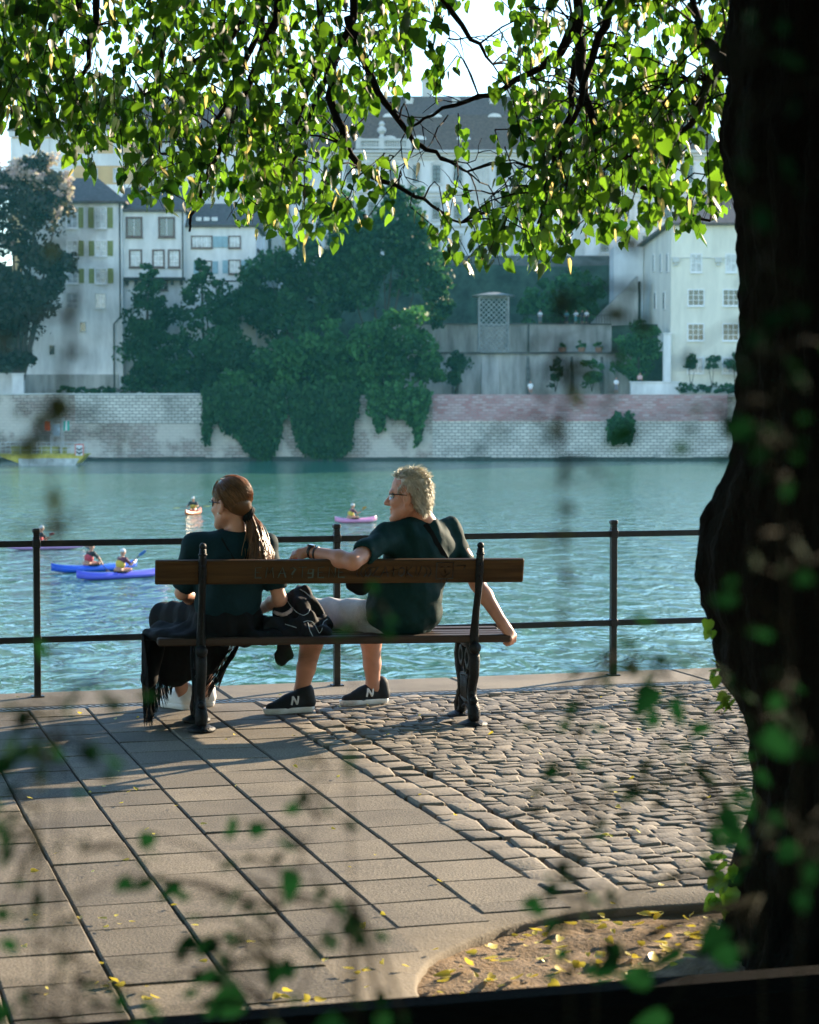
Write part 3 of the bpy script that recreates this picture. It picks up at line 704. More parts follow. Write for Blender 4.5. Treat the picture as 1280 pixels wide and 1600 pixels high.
# side windows (left face)
for yy, zz, hh in ((3, 411, 2.1), (9.5, 411, 2.1), (17, 411, 2.1), (6, 470, 2.0), (15, 470, 2)):
    z = Zp(zz, D + yy); mb = MB(); mb.wbox(x0 - .12, x0 + .1, D + yy - .75, D + yy + .75, z - hh / 2 - .1, z + hh / 2 + .1); wn = mb.build('side_window', M_frame, b8)
    mb = MB(); mb.wbox(x0 - .15, x0 - .05, D + yy - .6, D + yy - .05, z - hh / 2, z + hh / 2); mb.wbox(x0 - .15, x0 - .05, D + yy + .05, D + yy + .6, z - hh / 2, z + hh / 2); mb.build('pane', M_glass, wn)
# gatehouse block between the stair and the cream house
D = 272.0; b9 = empty('pale_wing', (X(985, D), D, 13), 0, 'narrow pale wing with a dark doorway between the stairway and the cream house', 'house')
mb = MB(); mb.wbox(X(958, D), X(1004, D), D, D + 6, 12, Zp(385, D)); mb.build('wall', M_palace, b9)
mb = MB(); mb.wbox(X(985, D), X(1000, D), D - .1, D + .1, Zp(500, D), Zp(440, D)); mb.build('door', M_dark, b9)
# terraces
tw = empty('lower_terrace_wall', (X(840, 249.2), 249.2, 4.3), 0, 'streaked grey concrete lower terrace wall with buttresses above the red brick band', 'terrace wall')
D = 249.2; mb = MB(); mb.wbox(X(560, D), X(986, D), D, D + 1.2, 3.9, Zp(553, D)); mb.build('wall', M_concw, tw)
for px, w_ in ((708, 3), (766, 26), (825, 4), (893, 4), (940, 4)):
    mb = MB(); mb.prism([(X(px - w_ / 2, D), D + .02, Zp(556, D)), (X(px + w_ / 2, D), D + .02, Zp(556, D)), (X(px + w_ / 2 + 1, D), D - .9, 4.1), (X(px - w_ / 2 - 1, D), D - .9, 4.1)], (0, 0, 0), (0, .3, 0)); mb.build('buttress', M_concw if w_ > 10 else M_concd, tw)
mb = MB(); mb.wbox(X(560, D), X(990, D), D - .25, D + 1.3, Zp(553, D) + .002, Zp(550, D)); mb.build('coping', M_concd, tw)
D = 256.0
tu = empty('upper_terrace_wall', (X(825, D), D, 9.6), 0, 'smooth pale concrete upper terrace wall under the lookout with people', 'terrace wall')
mb = MB(); mb.wbox(X(560, D), X(955, D), D, D + 1.2, 9, Zp(507, D)); mb.build('wall', M_concw, tu)
mb = MB(); mb.wbox(X(824, D), X(827, D), D - .15, D + .1, 9.6, Zp(506, D)); mb.wbox(X(560, D), X(955, D), D - .2, D + 1.3, Zp(507, D) + .002, Zp(505, D)); mb.build('drainpipe', M_concd, tu)
mb = MB(); q = X(800, D)
while q < X(955, D): mb.box((q, D + .3, Zp(505, D) + .5), (.05, .05, 1.0)); q += .35
mb.wbox(X(800, D), X(955, D), D + .27, D + .33, Zp(505, D) + 1.0, Zp(505, D) + 1.06); mb.build('handrail', M_dark, tu)
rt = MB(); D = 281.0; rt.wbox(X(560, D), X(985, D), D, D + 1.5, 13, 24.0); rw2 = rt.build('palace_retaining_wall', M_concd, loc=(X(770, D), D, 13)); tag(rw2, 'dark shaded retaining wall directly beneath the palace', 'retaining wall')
# lattice tower
D = 248.6; lt = empty('lattice_tower', (X(771, D), D, Zp(553, D)), 0, 'square wooden lattice tower with a flat cap standing against the terrace walls', 'lattice tower')
xa, xb, za, zb_ = X(749, D), X(794, D), Zp(550, D), Zp(464, D); dp = xb - xa
mb = MB()
for x in (xa, xb):
    for y in (D, D + dp): mb.box((x, y, (za + zb_) / 2), (.22, .22, zb_ - za))
for zz in (za, (za + zb_) / 2, zb_):
    for y in (D, D + dp): mb.box(((xa + xb) / 2, y, zz), (dp - .23, .16, .18))
    for x in (xa, xb): mb.box((x, (2 * D + dp) / 2, zz), (.16, dp - .23, .18))
mb.build('frame', mat('weathered timber', (.22, .23, .22), .9, scale=1), lt)
mb = MB(); hh = zb_ - za; st = .62
def lat(y0_, sgn, plane):
    n = int((dp + hh) / st)
    for i in range(n + 1):
        c = i * st; s0 = max(0, c - hh); s1 = min(dp, c)
        if s1 - s0 < .2: continue
        for a_, b_ in (((s0, c - s0), (s1, c - s1)),):
            pts = []
            for s_, h_ in (a_, b_):
                s_ = s_ if sgn > 0 else dp - s_
                pts.append((xa + s_, y0_, za + h_) if plane == 'x' else (y0_, D + s_, za + h_))
            mb.tube(pts, .055, 4)
for sg in (1, -1): lat(D - .05, sg, 'x'); lat(xa - .05, sg, 'y'); lat(xb + .05, sg, 'y')
mb.build('lattice', mat('pale lath', (.30, .32, .31), .9, scale=1), lt)
mb = MB(); mb.lathe(((xa + xb) / 2, D + dp / 2, zb_ + .1), [(2.6, 0), (2.7, .15), (.6, .55), (.05, .6)], 20); mb.build('cap', mat('zinc cap', (.2, .22, .22), .6, scale=1), lt)
# stairway
D = 262.0; mb = MB(); xa, xb = X(925, D), X(996, D)
mb.prism([(xa, D, 13), (xb, D, 13), (xb, D, Zp(432, D)), (xa, D, Zp(505, D))], (0, 0, 0), (0, 2.5, 0))
for i in range(24):
    t_ = i / 24; x = xa + (xb - xa) * t_; z = Zp(505, D) + (Zp(432, D) - Zp(505, D)) * t_
    mb.wbox(x, x + (xb - xa) / 24 - .003, D + .3, D + 2.2, z, z + (Zp(432, D) - Zp(505, D)) / 24 + .02)
sw_ = mb.build('stairway', M_concw, loc=(xa, D, 13)); tag(sw_, 'concrete stairway climbing diagonally to the right behind the lookout terrace', 'stairway')
# garden wall stubs
for (px0, px1, y0, y1, D, lab, nm) in ((1036, 1048, 522, 612, 243.2, 'narrow pale pillar at the corner of the cream house', 'wall_pillar'), (985, 1062, 598, 614, 242, 'low pale wall in front of the ivy bush at the right', 'low_wall'), (20, 38, 585, 612, 238.5, 'white stone block under the trunk of the purple tree', 'stone_block')):
    mb = MB(); mb.wbox(X(px0, D), X(px1, D), D, D + .8, 4.1, Zp(y0, D), bevel=.05); mb.wbox(X(px0, D) - .1, X(px1, D) + .1, D - .1, D + .9, Zp(y0, D) + .002, Zp(y0, D) + .15)
    tag(mb.build(nm, M_whitew, loc=(X(px0, D), D, 4.2)), lab, 'wall')
D = 243.0; mb = MB(); mb.wbox(X(-60, D), X(36, D), D, D + .6, 4.1, Zp(583, D)); tag(mb.build('garden_wall', M_whitew, loc=(X(0, D), D, 4.2)), 'pale garden wall behind the purple tree at the left edge', 'wall')

# ------------------------------------------------------------------ far trees
def far_leaf(name, c1, c2): return leaf_mat(name, c1, c2, True, (c2[0] * 1.3, c2[1] * 1.6, c2[2]), rough=.6, tw=.18, spec=.2)
M_fl1 = far_leaf('far foliage dark', (.002, .012, .007), (.030, .10, .034))
M_fl2 = far_leaf('far foliage mid', (.003, .022, .008), (.055, .17, .045))
M_fl3 = far_leaf('far foliage purple', (.012, .020, .016), (.055, .055, .045))
M_fl4 = far_leaf('far ivy', (.006, .028, .012), (.03, .10, .03))
M_fl5 = far_leaf('far foliage painted sunlit', (.38, .27, .25), (.72, .56, .52))  # pale pink leaf colour standing in for sunlight on foliage
M_bark = mat('far bark', (.05, .04, .032), .9, scale=2)
def crown(ells, n_per, size, D, seed=1, lump=.36, hang=0.0):
    """ells: (px, py, rx, ry) in photo pixels at depth D; lumpy clouds of leaf clumps with gaps between the lumps"""
    r_ = np.random.default_rng(seed); Ps, Ns, Ls_ = [], [], []
    for (px, py, rx, ry) in ells:
        c = A(W(px, py, D)); ax = np.array([rx, (rx + ry) / 2 * .8, ry]) / F * D
        m = max(8, int(5 + 16 * math.sqrt(rx * ry) / 60))
        dirs = r_.normal(size=(m, 3)); dirs[:, 1] -= .35; dirs /= np.linalg.norm(dirs, axis=1, keepdims=True)
        cs = c + dirs * ax * r_.uniform(.45, .9, (m, 1)); lr = lump * ax.mean() * r_.uniform(.65, 1.25, m)
        per = max(20, int(n_per * rx * ry / 3600 / m * 1.6))
        for q in range(m):
            d = r_.normal(size=(per, 3)); d[:, 2] += .25; d /= np.linalg.norm(d, axis=1, keepdims=True)
            rad = lr[q] * (r_.uniform(.35, 1.0, (per, 1)) ** .5) * (1 + .25 * np.sin(d[:, :1] * 6 + d[:, 2:] * 5 + q))
            Ps.append(cs[q] + d * rad * np.array([1.1, 1.0, .85])); Ns.append(d); Ls_.append(np.full(per, r_.random()))
    Pn = np.concatenate(Ps); Nn = np.concatenate(Ns); n = len(Pn)
    nr = Nn + r_.normal(0, .4, (n, 3)); ax_ = r_.normal(size=(n, 3)); ax_[:, 2] -= .6 + hang
    V, Fc, rr = leaves(Pn, ax_, nr, size * r_.uniform(.6, 1.3, n), RHOMB_V, RHOMB_F)
    return V, Fc, .72 * np.repeat(np.concatenate(Ls_), 4) + .28 * rr  # tone differs per lump, painting in lit and shaded clumps
def tree(name, label, ells, D, base, mat_, n=900, size=.55, seed=1, cat='tree', group=None, trunk_r=.28, stems=1, lump=.36):
    bx, by = base; bl = W(bx, by, D); bl.z = max(bl.z, ZW) if by > 630 else bl.z
    t = empty(name, bl, 0, label, cat, group)
    mb = MB(); top = W(ells[0][0], ells[0][1], D)
    for e in ells:
        tp = W(e[0], e[1], D); mid = bl.lerp(tp, .45) + Vector((random.uniform(-.4, .4), random.uniform(-.3, .3), .5))
        mb.tube([bl, bl.lerp(mid, .5), mid, tp], [trunk_r, trunk_r * .8, trunk_r * .55, trunk_r * .2], 6)
    mb.build('trunk', M_bark, t, smooth=True)
    V, Fc, rr = crown(ells, n, size, D, seed, lump); raw_mesh('crown', V, Fc, mat_, t, True, False, rr)
    return t
pb_ = tree('purple_beech', 'big dark tree with purplish sunlit top at the left edge of the far bank', [(15, 330, 78, 75), (62, 285, 50, 42), (92, 320, 28, 34), (85, 410, 42, 40), (20, 470, 66, 70), (55, 430, 50, 60), (15, 540, 45, 45), (-40, 420, 60, 100)], 239, (32, 606), M_fl3, 2300, .55, 3)
V, Fc, rr = crown([(62, 268, 44, 26), (98, 292, 24, 24), (20, 272, 40, 26), (-20, 290, 40, 30), (78, 330, 30, 20), (12, 378, 14, 10)], 1500, .5, 238.3, 31, .4); raw_mesh('painted_sunlit_top', V, Fc, M_fl5, pb_, True, False, rr)  # added pale leaves that paint the sunlit treetop, no blossom
tree('pointed_tree', 'slim pointed dark tree against the overhanging house', [(232, 430, 16, 18), (231, 462, 30, 30), (236, 505, 44, 40), (228, 550, 46, 42), (250, 585, 50, 34), (215, 590, 28, 30)], 244.5, (233, 612), M_fl1, 2200, .5, 4)
tree('spired_tree', 'bushy dark tree with a narrow spire top in front of the blue shuttered house', [(314, 412, 10, 18), (316, 440, 24, 24), (325, 480, 56, 42), (322, 540, 70, 52), (300, 590, 60, 36), (365, 560, 50, 56), (350, 610, 50, 30)], 243, (325, 612), M_fl1, 2200, .5, 5)
tree('broad_tree', 'broad dark green tree right of the spired tree with trunk showing', [(425, 440, 60, 46), (482, 425, 55, 46), (400, 490, 50, 46), (455, 500, 60, 50), (500, 470, 40, 50)], 246, (470, 600), M_fl1, 2200, .55, 6, stems=2)
tree('tall_tree', 'tallest dark tree in the middle of the bank reaching up before the palace', [(560, 350, 60, 55), (620, 330, 45, 48), (600, 400, 80, 60), (655, 430, 50, 60), (545, 440, 55, 60), (640, 375, 40, 50), (682, 470, 26, 45)], 248, (600, 610), M_fl1, 2200, .6, 7)
tree('bushy_tree', 'mid green bushy tree low at the wall top under the broad tree', [(440, 570, 62, 50), (490, 590, 70, 52), (430, 625, 50, 40), (520, 545, 48, 42), (385, 600, 40, 45)], 240.5, (470, 640), M_fl2, 2400, .5, 8)
tree('leaning_tree', 'mid green tree leaning out over the wall right of the bushy tree', [(590, 545, 62, 48), (640, 560, 52, 52), (570, 600, 60, 48), (630, 620, 55, 36), (675, 580, 24, 30), (625, 510, 45, 36)], 240, (600, 640), M_fl2, 2400, .5, 9)
tree('round_shrub', 'round dark shrub at the foot of the lower terrace wall', [(714, 578, 23, 30), (712, 560, 15, 18)], 243, (713, 616), M_fl1, 2600, .4, 10, 'shrub')
tree('terrace_tree', 'wide dark tree behind the lookout terrace below the hanging leaves', [(850, 462, 42, 34), (905, 455, 42, 34), (880, 485, 60, 22), (830, 490, 30, 18)], 268, (880, 508), M_fl2, 2000, .6, 11)
tree('ivy_bush', 'tall rounded ivy green bush beside the cream house', [(1000, 530, 34, 34), (990, 560, 32, 36), (1015, 555, 24, 32)], 246, (1000, 612), M_fl2, 2800, .4, 12, 'bush')
for px, r0, lab in ((1080, 15, 'clipped standard tree on a thin stem, nearest the corner of the cream house'), (1113, 15, 'clipped standard tree between the first clipped tree and the trunk'), (1150, 17, 'clipped standard tree half hidden beside the big trunk')):
    tree('standard_tree', lab, [(px, 568, r0, 14), (px + 2, 562, r0 * .7, 11)], 242.5, (px, 606), M_fl1, 3500, .3, px, 'tree', 'clipped standard trees', .06)
for px, py, s_, lab in ((868, 578, 13, 'slender dark shrub against the lower terrace wall'), (925, 575, 21, 'loose pale green shrub right of the slender shrub')):
    tree('wall_shrub', lab, [(px, py, s_, 20), (px, py + 18, s_ * .8, 15)], 247, (px, 612), M_fl1 if px < 900 else M_fl2, 3000, .35, px, 'shrub', None, .08)
for px, s_, lab in ((879, 6, 'smallest potted bush on the upper terrace ledge'), (909, 9, 'potted bush in the middle of the upper terrace ledge'), (936, 8, 'potted bush at the right of the upper terrace ledge')):
    D = 252; t = tree('potted_bush', lab, [(px, 540, s_, s_ * .9)], D, (px, 549), M_fl2, 5000, .3, px, 'potted bush', 'potted bushes', .05)
    mb = MB(); c = W(px, 553, D); mb.lathe((c.x, c.y, 9.65), [(.35, 0), (.48, .75), (.52, .8), (.45, .82)], 10); mb.build('pot', mat('clay pot', (.35, .17, .1), .8, scale=3), t)
D = 242; t = tree('hedge', 'low clipped dark hedge along the wall top before the cream house', [(x, 606, 14, 9) for x in range(1068, 1260, 18)], D, (1150, 613), M_fl1, 3000, .35, 77, 'hedge', None, .05)
tree('wall_top_hedge', 'strip of low greenery on the wall top below the white house', [(x, 610, 12, 6) for x in range(100, 300, 16)], 237.6, (200, 615), M_fl1, 3000, .35, 78, 'hedge', None, .05)
# ivy curtains hanging over the wall
def ivy(label, xs_, ytop, bottoms, seed):
    r_ = np.random.default_rng(seed); D = DW - .5; base = W(xs_[0], ytop, D)
    t = empty('hanging_ivy', base, 0, label, 'ivy', 'ivy curtains on the river wall'); Ps = []
    for px in np.arange(xs_[0], xs_[1], .8):
        yb = np.interp(px, *zip(*bottoms)) + r_.normal(0, 4); n = int(max(6, (yb - ytop) / 2.2))
        for y in np.linspace(ytop - 3 + 8 * math.sin(px * .35) + r_.normal(0, 3), yb, n): Ps.append(A(W(px + r_.normal(0, 2), y, D - abs(r_.normal(0, .45)) * (1.2 if y < 660 else .7))))
    Pn = np.array(Ps); n = len(Pn); nr = r_.normal(0, .5, (n, 3)) + [0, -1, .4]; ax = r_.normal(0, .4, (n, 3)) - [0, 0, 1]
    V, Fc, rr = leaves(Pn, ax, nr, r_.uniform(.3, .6, n), RHOMB_V, RHOMB_F); raw_mesh('foliage', V, Fc, M_fl4 if seed != 3 else M_fl2, t, True, False, rr)
    mb = MB()
    for px in np.arange(xs_[0] + 6, xs_[1] - 4, 14): yb = np.interp(px, *zip(*bottoms)); mb.tube([W(px, ytop, D + .2), W(px + 2, (ytop + yb) / 2, D + .25), W(px - 1, yb - 10, D + .3)], .05, 4)
    mb.build('vine_stem', M_bark, t)
ivy('ivy curtain hanging down the river wall under the bushy tree, left one', (318, 446), 612, [(318, 690), (326, 690), (332, 655), (345, 660), (352, 675), (362, 670), (375, 690), (392, 708), (420, 714), (432, 700), (446, 640)], 1)
ivy('widest ivy curtain reaching nearly to the water in the middle', (452, 560), 612, [(452, 640), (462, 680), (475, 705), (500, 712), (530, 712), (545, 705), (552, 660), (560, 640)], 2)
ivy('short ragged ivy tails hanging from the leaning tree', (575, 672), 612, [(575, 640), (585, 650), (590, 672), (597, 672), (602, 645), (628, 650), (645, 660), (650, 695), (655, 690), (662, 655), (672, 632)], 3)
ivy('small patch of ivy low on the pale wall at the right', (952, 990), 655, [(952, 680), (960, 690), (970, 684), (985, 690), (990, 668)], 4)
# ------------------------------------------------------------------ the shade tree
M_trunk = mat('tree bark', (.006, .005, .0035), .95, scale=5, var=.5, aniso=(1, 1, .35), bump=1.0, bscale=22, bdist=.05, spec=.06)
M_branch = mat('branch bark', (.010, .007, .006), .9, scale=20, var=.4, spec=.2)
TB = W(1338, 1500, 6.35); TB.z = -.04; TD = 6.35
tree_o = empty('shade_tree', TB, 0, 'old thick trunked shade tree at the right whose leafy boughs hang over the promenade', 'tree')
ledge = [(-500, 1080), (-200, 1130), (0, 1133), (150, 1130), (200, 1122), (230, 1120), (300, 1142), (400, 1152), (500, 1155), (600, 1152), (680, 1146), (720, 1138), (760, 1118), (800, 1102), (850, 1088), (900, 1088), (950, 1100), (985, 1118), (1020, 1116), (1060, 1128), (1090, 1150), (1150, 1172), (1230, 1182), (1280, 1178), (1310, 1160), (1350, 1144), (1400, 1142), (1450, 1152), (1500, 1158), (1560, 1130), (1640, 1080)]
lsm = [(-500, 1110), (0, 1140), (300, 1145), (600, 1152), (900, 1152), (1200, 1170), (1450, 1158), (1560, 1125), (1640, 1075)]
nr_, na = 220, 96; V = []
ys = np.linspace(-500, 1640, nr_)
for i, y in enumerate(ys):
    z = W(1338, y, TD).z; cx = TB.x; el = np.interp(y, *zip(*ledge)); es = np.interp(y, *zip(*lsm))
    rl_, rs = (1338 - el) / F * TD, (1338 - es) / F * TD
    for k in range(na):
        q = 2 * math.pi * k / na; a = math.atan2(math.sin(q - math.pi), math.cos(q - math.pi))   # angle from -X
        wgt = math.exp(-(a / .75) ** 2)
        w2 = .035 * math.exp(-((a - 1.9) / .5) ** 2) * math.sin(z * 4) + .03 * math.exp(-((a + 1.7) / .6) ** 2) * math.sin(z * 3 + 1)
        r_ = rs + (rl_ - rs) * wgt + w2
        fis = .013 * math.sin(q * 23 + 2.2 * math.sin(z * 3 + q * 2)) + .007 * math.sin(q * 41 + 3 * math.sin(z * 5)) * math.sin(z * 17 + q * 6) + .004 * math.sin(z * 31 + q * 11) + rng.normal(0, .0022)
        rootf = max(0, .16 - z) * (.5 + .5 * math.sin(q * 5 + .6)) * .5
        r_ += fis + rootf
        V.append((cx + r_ * math.cos(q), TB.y + r_ * math.sin(q), z))
idx = np.arange(nr_ * na).reshape(nr_, na); Q = np.stack([idx[1:], np.roll(idx, -1, 1)[1:], np.roll(idx, -1, 1)[:-1], idx[:-1]], -1).reshape(-1, 4)
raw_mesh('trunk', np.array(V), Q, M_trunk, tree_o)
# boughs: photo polylines at a depth, from thick (top) to thin
boughs = [
    [(1250, -420, 6.6), (980, -330, 7.6), (640, -250, 8.6), (300, -180, 9.4), (0, -120, 9.8), (-250, -60, 10)],
    [(1260, -300, 6.6), (1120, -180, 7.4), (980, -140, 8.2), (860, -120, 8.8), (700, -140, 9.2)],
]
br = [
    [(920, -130, 8.3), (903, 40, 8.4), (898, 100, 8.4), (890, 180, 8.4), (868, 270, 8.4), (840, 350, 8.4)],
    [(905, 20, 8.4), (880, 80, 8.5), (848, 105, 8.6), (770, 145, 8.7), (690, 172, 8.8), (640, 200, 8.8)],
    [(905, 60, 8.4), (915, 150, 8.3), (945, 240, 8.2), (1000, 290, 8.1), (1060, 320, 8.0), (1110, 345, 8.0)],
    [(975, -120, 8.0), (950, 20, 8.0), (925, 90, 8.0), (905, 170, 8.0), (870, 230, 8.1), (850, 300, 8.1)],
    [(560, -160, 8.8), (556, -20, 8.9), (548, 40, 8.9), (520, 100, 8.9), (490, 170, 8.9), (455, 260, 8.9), (450, 320, 9)],
    [(548, 30, 8.9), (560, 80, 8.8), (600, 160, 8.7), (650, 220, 8.7), (690, 245, 8.7), (730, 268, 8.7)],
    [(505, -150, 9), (503, 20, 9), (497, 100, 9), (470, 180, 9), (440, 250, 9.1)],
    [(520, 90, 8.9), (515, 150, 8.8), (540, 220, 8.7), (560, 260, 8.7), (610, 290, 8.7), (660, 310, 8.7), (720, 348, 8.8)],
    [(440, -160, 9.2), (415, 10, 9.2), (400, 60, 9.2), (360, 150, 9.2), (320, 220, 9.3), (290, 260, 9.3)],
    [(410, 0, 9.2), (340, 75, 9.4), (280, 115, 9.5), (225, 150, 9.6), (190, 190, 9.6)],
    [(450, -140, 9.1), (430, 30, 9.0), (395, 120, 9.0), (360, 200, 9.0), (330, 260, 9.0), (300, 330, 9.0), (296, 362, 9.0)],
    [(140, -140, 9.7), (120, 20, 9.7), (80, 70, 9.7), (30, 100, 9.8), (-40, 160, 9.8)],
    [(150, -120, 9.6), (150, 40, 9.6), (130, 120, 9.5), (110, 190, 9.5)],
    [(640, -130, 8.9), (680, -20, 8.9), (740, 60, 8.9), (770, 100, 8.9)],
    [(1140, 110, 6.7), (1105, 60, 7.0), (1085, 10, 7.2), (1060, -60, 7.4), (1040, -140, 7.6)],
    [(1145, 60, 6.8), (1120, 100, 7.2), (1090, 180, 7.6), (1040, 230, 7.8), (980, 250, 8)],
    [(-60, -140, 9.9), (-40, 20, 9.9), (-10, 110, 9.9), (20, 180, 9.9)],
    [(300, -160, 9.4), (280, -20, 9.4), (255, 60, 9.4), (240, 150, 9.4), (250, 240, 9.4)],
]
bpts = []
def bough(pts, r0, r1, nm='bough'):
    P3 = [W(*p) for p in pts]; out_ = []
    for i in range(len(P3) - 1):
        for s_ in range(4):
            p = P3[i].lerp(P3[i + 1], s_ / 4); out_.append(p + Vector((random.gauss(0, .006), random.gauss(0, .006), random.gauss(0, .006))))
    out_.append(P3[-1]); n = len(out_); mb = MB(); mb.tube(out_, [r0 + (r1 - r0) * (i / (n - 1)) ** .7 for i in range(n)], 7)
    mb.build(nm, M_branch, tree_o, smooth=True); bpts.extend(out_)
for p in boughs: bough(p, .11, .05)
for p in br: bough(p, .026, .005, 'branch')
# leafy twigs
edge = [(-80, 200), (0, 215), (60, 232), (110, 258), (150, 290), (190, 312), (230, 318), (262, 350), (300, 335), (350, 345), (372, 388), (420, 384), (470, 402), (530, 408), (560, 375), (600, 375), (650, 352), (680, 395), (725, 425), (780, 432), (822, 452), (870, 424), (910, 385), (960, 415), (1000, 385), (1060, 372), (1100, 385), (1145, 335), (1200, 300), (1400, 260)]
holes = [(745, 72, 62, 72, .02), (770, 30, 40, 40, .2), (688, 225, 122, 92, .07), (745, 300, 42, 50, .02), (610, 205, 40, 36, .15), (165, 92, 26, 32, .12), (212, 130, 22, 22, .1), (372, 105, 16, 30, .25), (955, 92, 22, 30, .3), (1128, 185, 24, 34, .15), (1105, 232, 26, 26, .3), (560, 215, 30, 35, .25), (880, 55, 22, 20, .4), (1010, 330, 40, 16, .5), (655, 322, 40, 16, .2), (1048, 110, 20, 22, .4), (270, 195, 20, 14, .4)]
def density(x, y):
    yb = np.interp(x, *zip(*edge)) + 8
    if y > yb - 18: return 0
    d = 1.0
    for cx, cy, rx, ry, k in holes:
        if ((x - cx) / rx) ** 2 + ((y - cy) / ry) ** 2 < 1: d = min(d, k)
    if y < 120 and 150 < x < 1100: d *= .62
    if 540 < x < 800 and 90 < y < 340: d *= .5
    return d
M_leaf = leaf_mat('shade tree leaf', (.006, .030, .008), (.022, .065, .012), True, (.010, .055, .004), rough=.42, tw=.52, spec=.35, t2=(.20, .42, .02))
pos, axs, nrs, szs = [], [], [], []; twigs = MB(); bare = twigs
BP = np.array([A(p) for p in bpts[60:]])
cnt = 0
while cnt < 1060:
    x = rng.uniform(-120, 1230); y = rng.uniform(-190, 440)
    if rng.random() > min(density(x, y), density(x + rng.normal(0, 14), y - 40)) * (1 if y > -30 else .45): continue
    if x > 1130 and rng.random() < .5: continue
    cnt += 1
    d = rng.uniform(7.4, 10.2) if x < 950 else rng.uniform(6.9, 9.2)
    tip = W(x, y, d); L_ = rng.uniform(.14, .30)
    dirv = Vector((rng.normal(0, .45), rng.normal(0, .45), -1 + rng.normal(0, .35))).normalized()
    base = tip - dirv * L_
    pts = [base, base.lerp(tip, .5) + Vector((0, 0, rng.uniform(.0, .03))), tip]; twigs.tube(pts, [.0026, .002, .001], 4)
    j = np.argmin(((BP - A(base)) ** 2).sum(1)); q = Vector(BP[j])
    if (q - base).length < .4: twigs.tube([q, q.lerp(base, .35) + Vector((0, 0, .03)), q.lerp(base, .7) + Vector((0, 0, .035)), base], [.0045, .0038, .003, .0026], 4)
    nl = rng.integers(5, 11)
    for k in range(nl):
        t_ = (k + .6) / nl; p = base.lerp(tip, t_); s_ = 1 if k % 2 else -1
        o = Vector((rng.normal(0, .55), rng.normal(0, .55), -.15)) * .035
        pos.append(A(p + o)); axs.append((rng.normal(0, .42) + o.x * 8, rng.normal(0, .42) + o.y * 8, -1)); th = rng.uniform(0, 6.283)
        nrs.append((math.cos(th), math.sin(th), rng.normal(0, .3))); szs.append(rng.uniform(.028, .060))
V, Fc, rr = leaves(pos, axs, nrs, szs); raw_mesh('crown', V, Fc, M_leaf, tree_o, True, True, rr)
# unseen crown overhead, widened and drooped behind the camera to block sky light
n = 34000; th = rng.uniform(0, 6.283, n); rr_ = np.sqrt(rng.random(n)); cx_, cy_ = -.6 + 12.5 * rr_ * np.cos(th), .5 + 13.0 * rr_ * np.sin(th)
low = 4.6 + np.clip((cy_ - 8.3) * 1.8, 0, 2.2) - np.clip((-cy_ - 6.5) * 1.1, 0, 3.6) - np.clip((np.abs(cx_ + .6) - 8.5) * .9, 0, 2.4) * (cy_ < 6)
up_ = np.stack([cx_, cy_, low + 3.4 * rng.random(n) + .4 * np.sin(cx_ * 2) * np.sin(cy_ * 1.7) * (cy_ < 8)], -1)
V, Fc, rr = leaves(up_, rng.normal(0, .5, (n, 3)) - [0, 0, 1], rng.normal(0, 1, (n, 3)) + [0, 0, .5], rng.uniform(.26, .46, n), RHOMB_V, RHOMB_F); raw_mesh('unseen_shade_crown', V, Fc, M_leaf, tree_o, True, True, rr)
# pale papery bracts and seed stalks (linden-like) among the leaves
m_ = rng.choice(len(pos), 700, replace=False); bp_ = np.array(pos)[m_] + rng.normal(0, .03, (700, 3))
V, Fc, rr = leaves(bp_, rng.normal(0, .3, (700, 3)) - [0, 0, 1], rng.normal(0, 1, (700, 3)), rng.uniform(.035, .06, 700), widen=.33)
raw_mesh('blossom_foliage', V, Fc, leaf_mat('bract', (.34, .32, .10), (.46, .36, .16), True, (.75, .62, .22), tw=.5), tree_o, True, True, rr)
# bare twigs in the gap
for x0, y0, a in ((690, 245, 60), (730, 268, 20), (650, 220, 110), (640, 200, 140), (700, 180, 100), (760, 150, 120), (610, 160, 90), (780, 300, 160), (830, 260, 150), (700, 60, -20), (660, 30, 30)):
    p = [x0, y0]; ang = R(a); d = 8.75; pts = [W(p[0], p[1], d)]
    for k in range(7):
        ang += rng.normal(0, .35); p[0] += 14 * math.cos(ang); p[1] += 12 * math.sin(ang); pts.append(W(p[0], p[1], d + rng.normal(0, .05)))
        if k in (2, 4):
            a2 = ang + rng.choice([-1, 1]) * .8; q = [p[0], p[1]]; pp = [pts[-1]]
            for j in range(4): a2 += rng.normal(0, .3); q[0] += 10 * math.cos(a2); q[1] += 9 * math.sin(a2); pp.append(W(q[0], q[1], d))
            bare.tube(pp, [.0028, .0025, .002, .0015, .001], 4)
    bare.tube(pts, np.linspace(.004, .0012, 8), 4)
bare.build('twigs', M_branch, tree_o) 
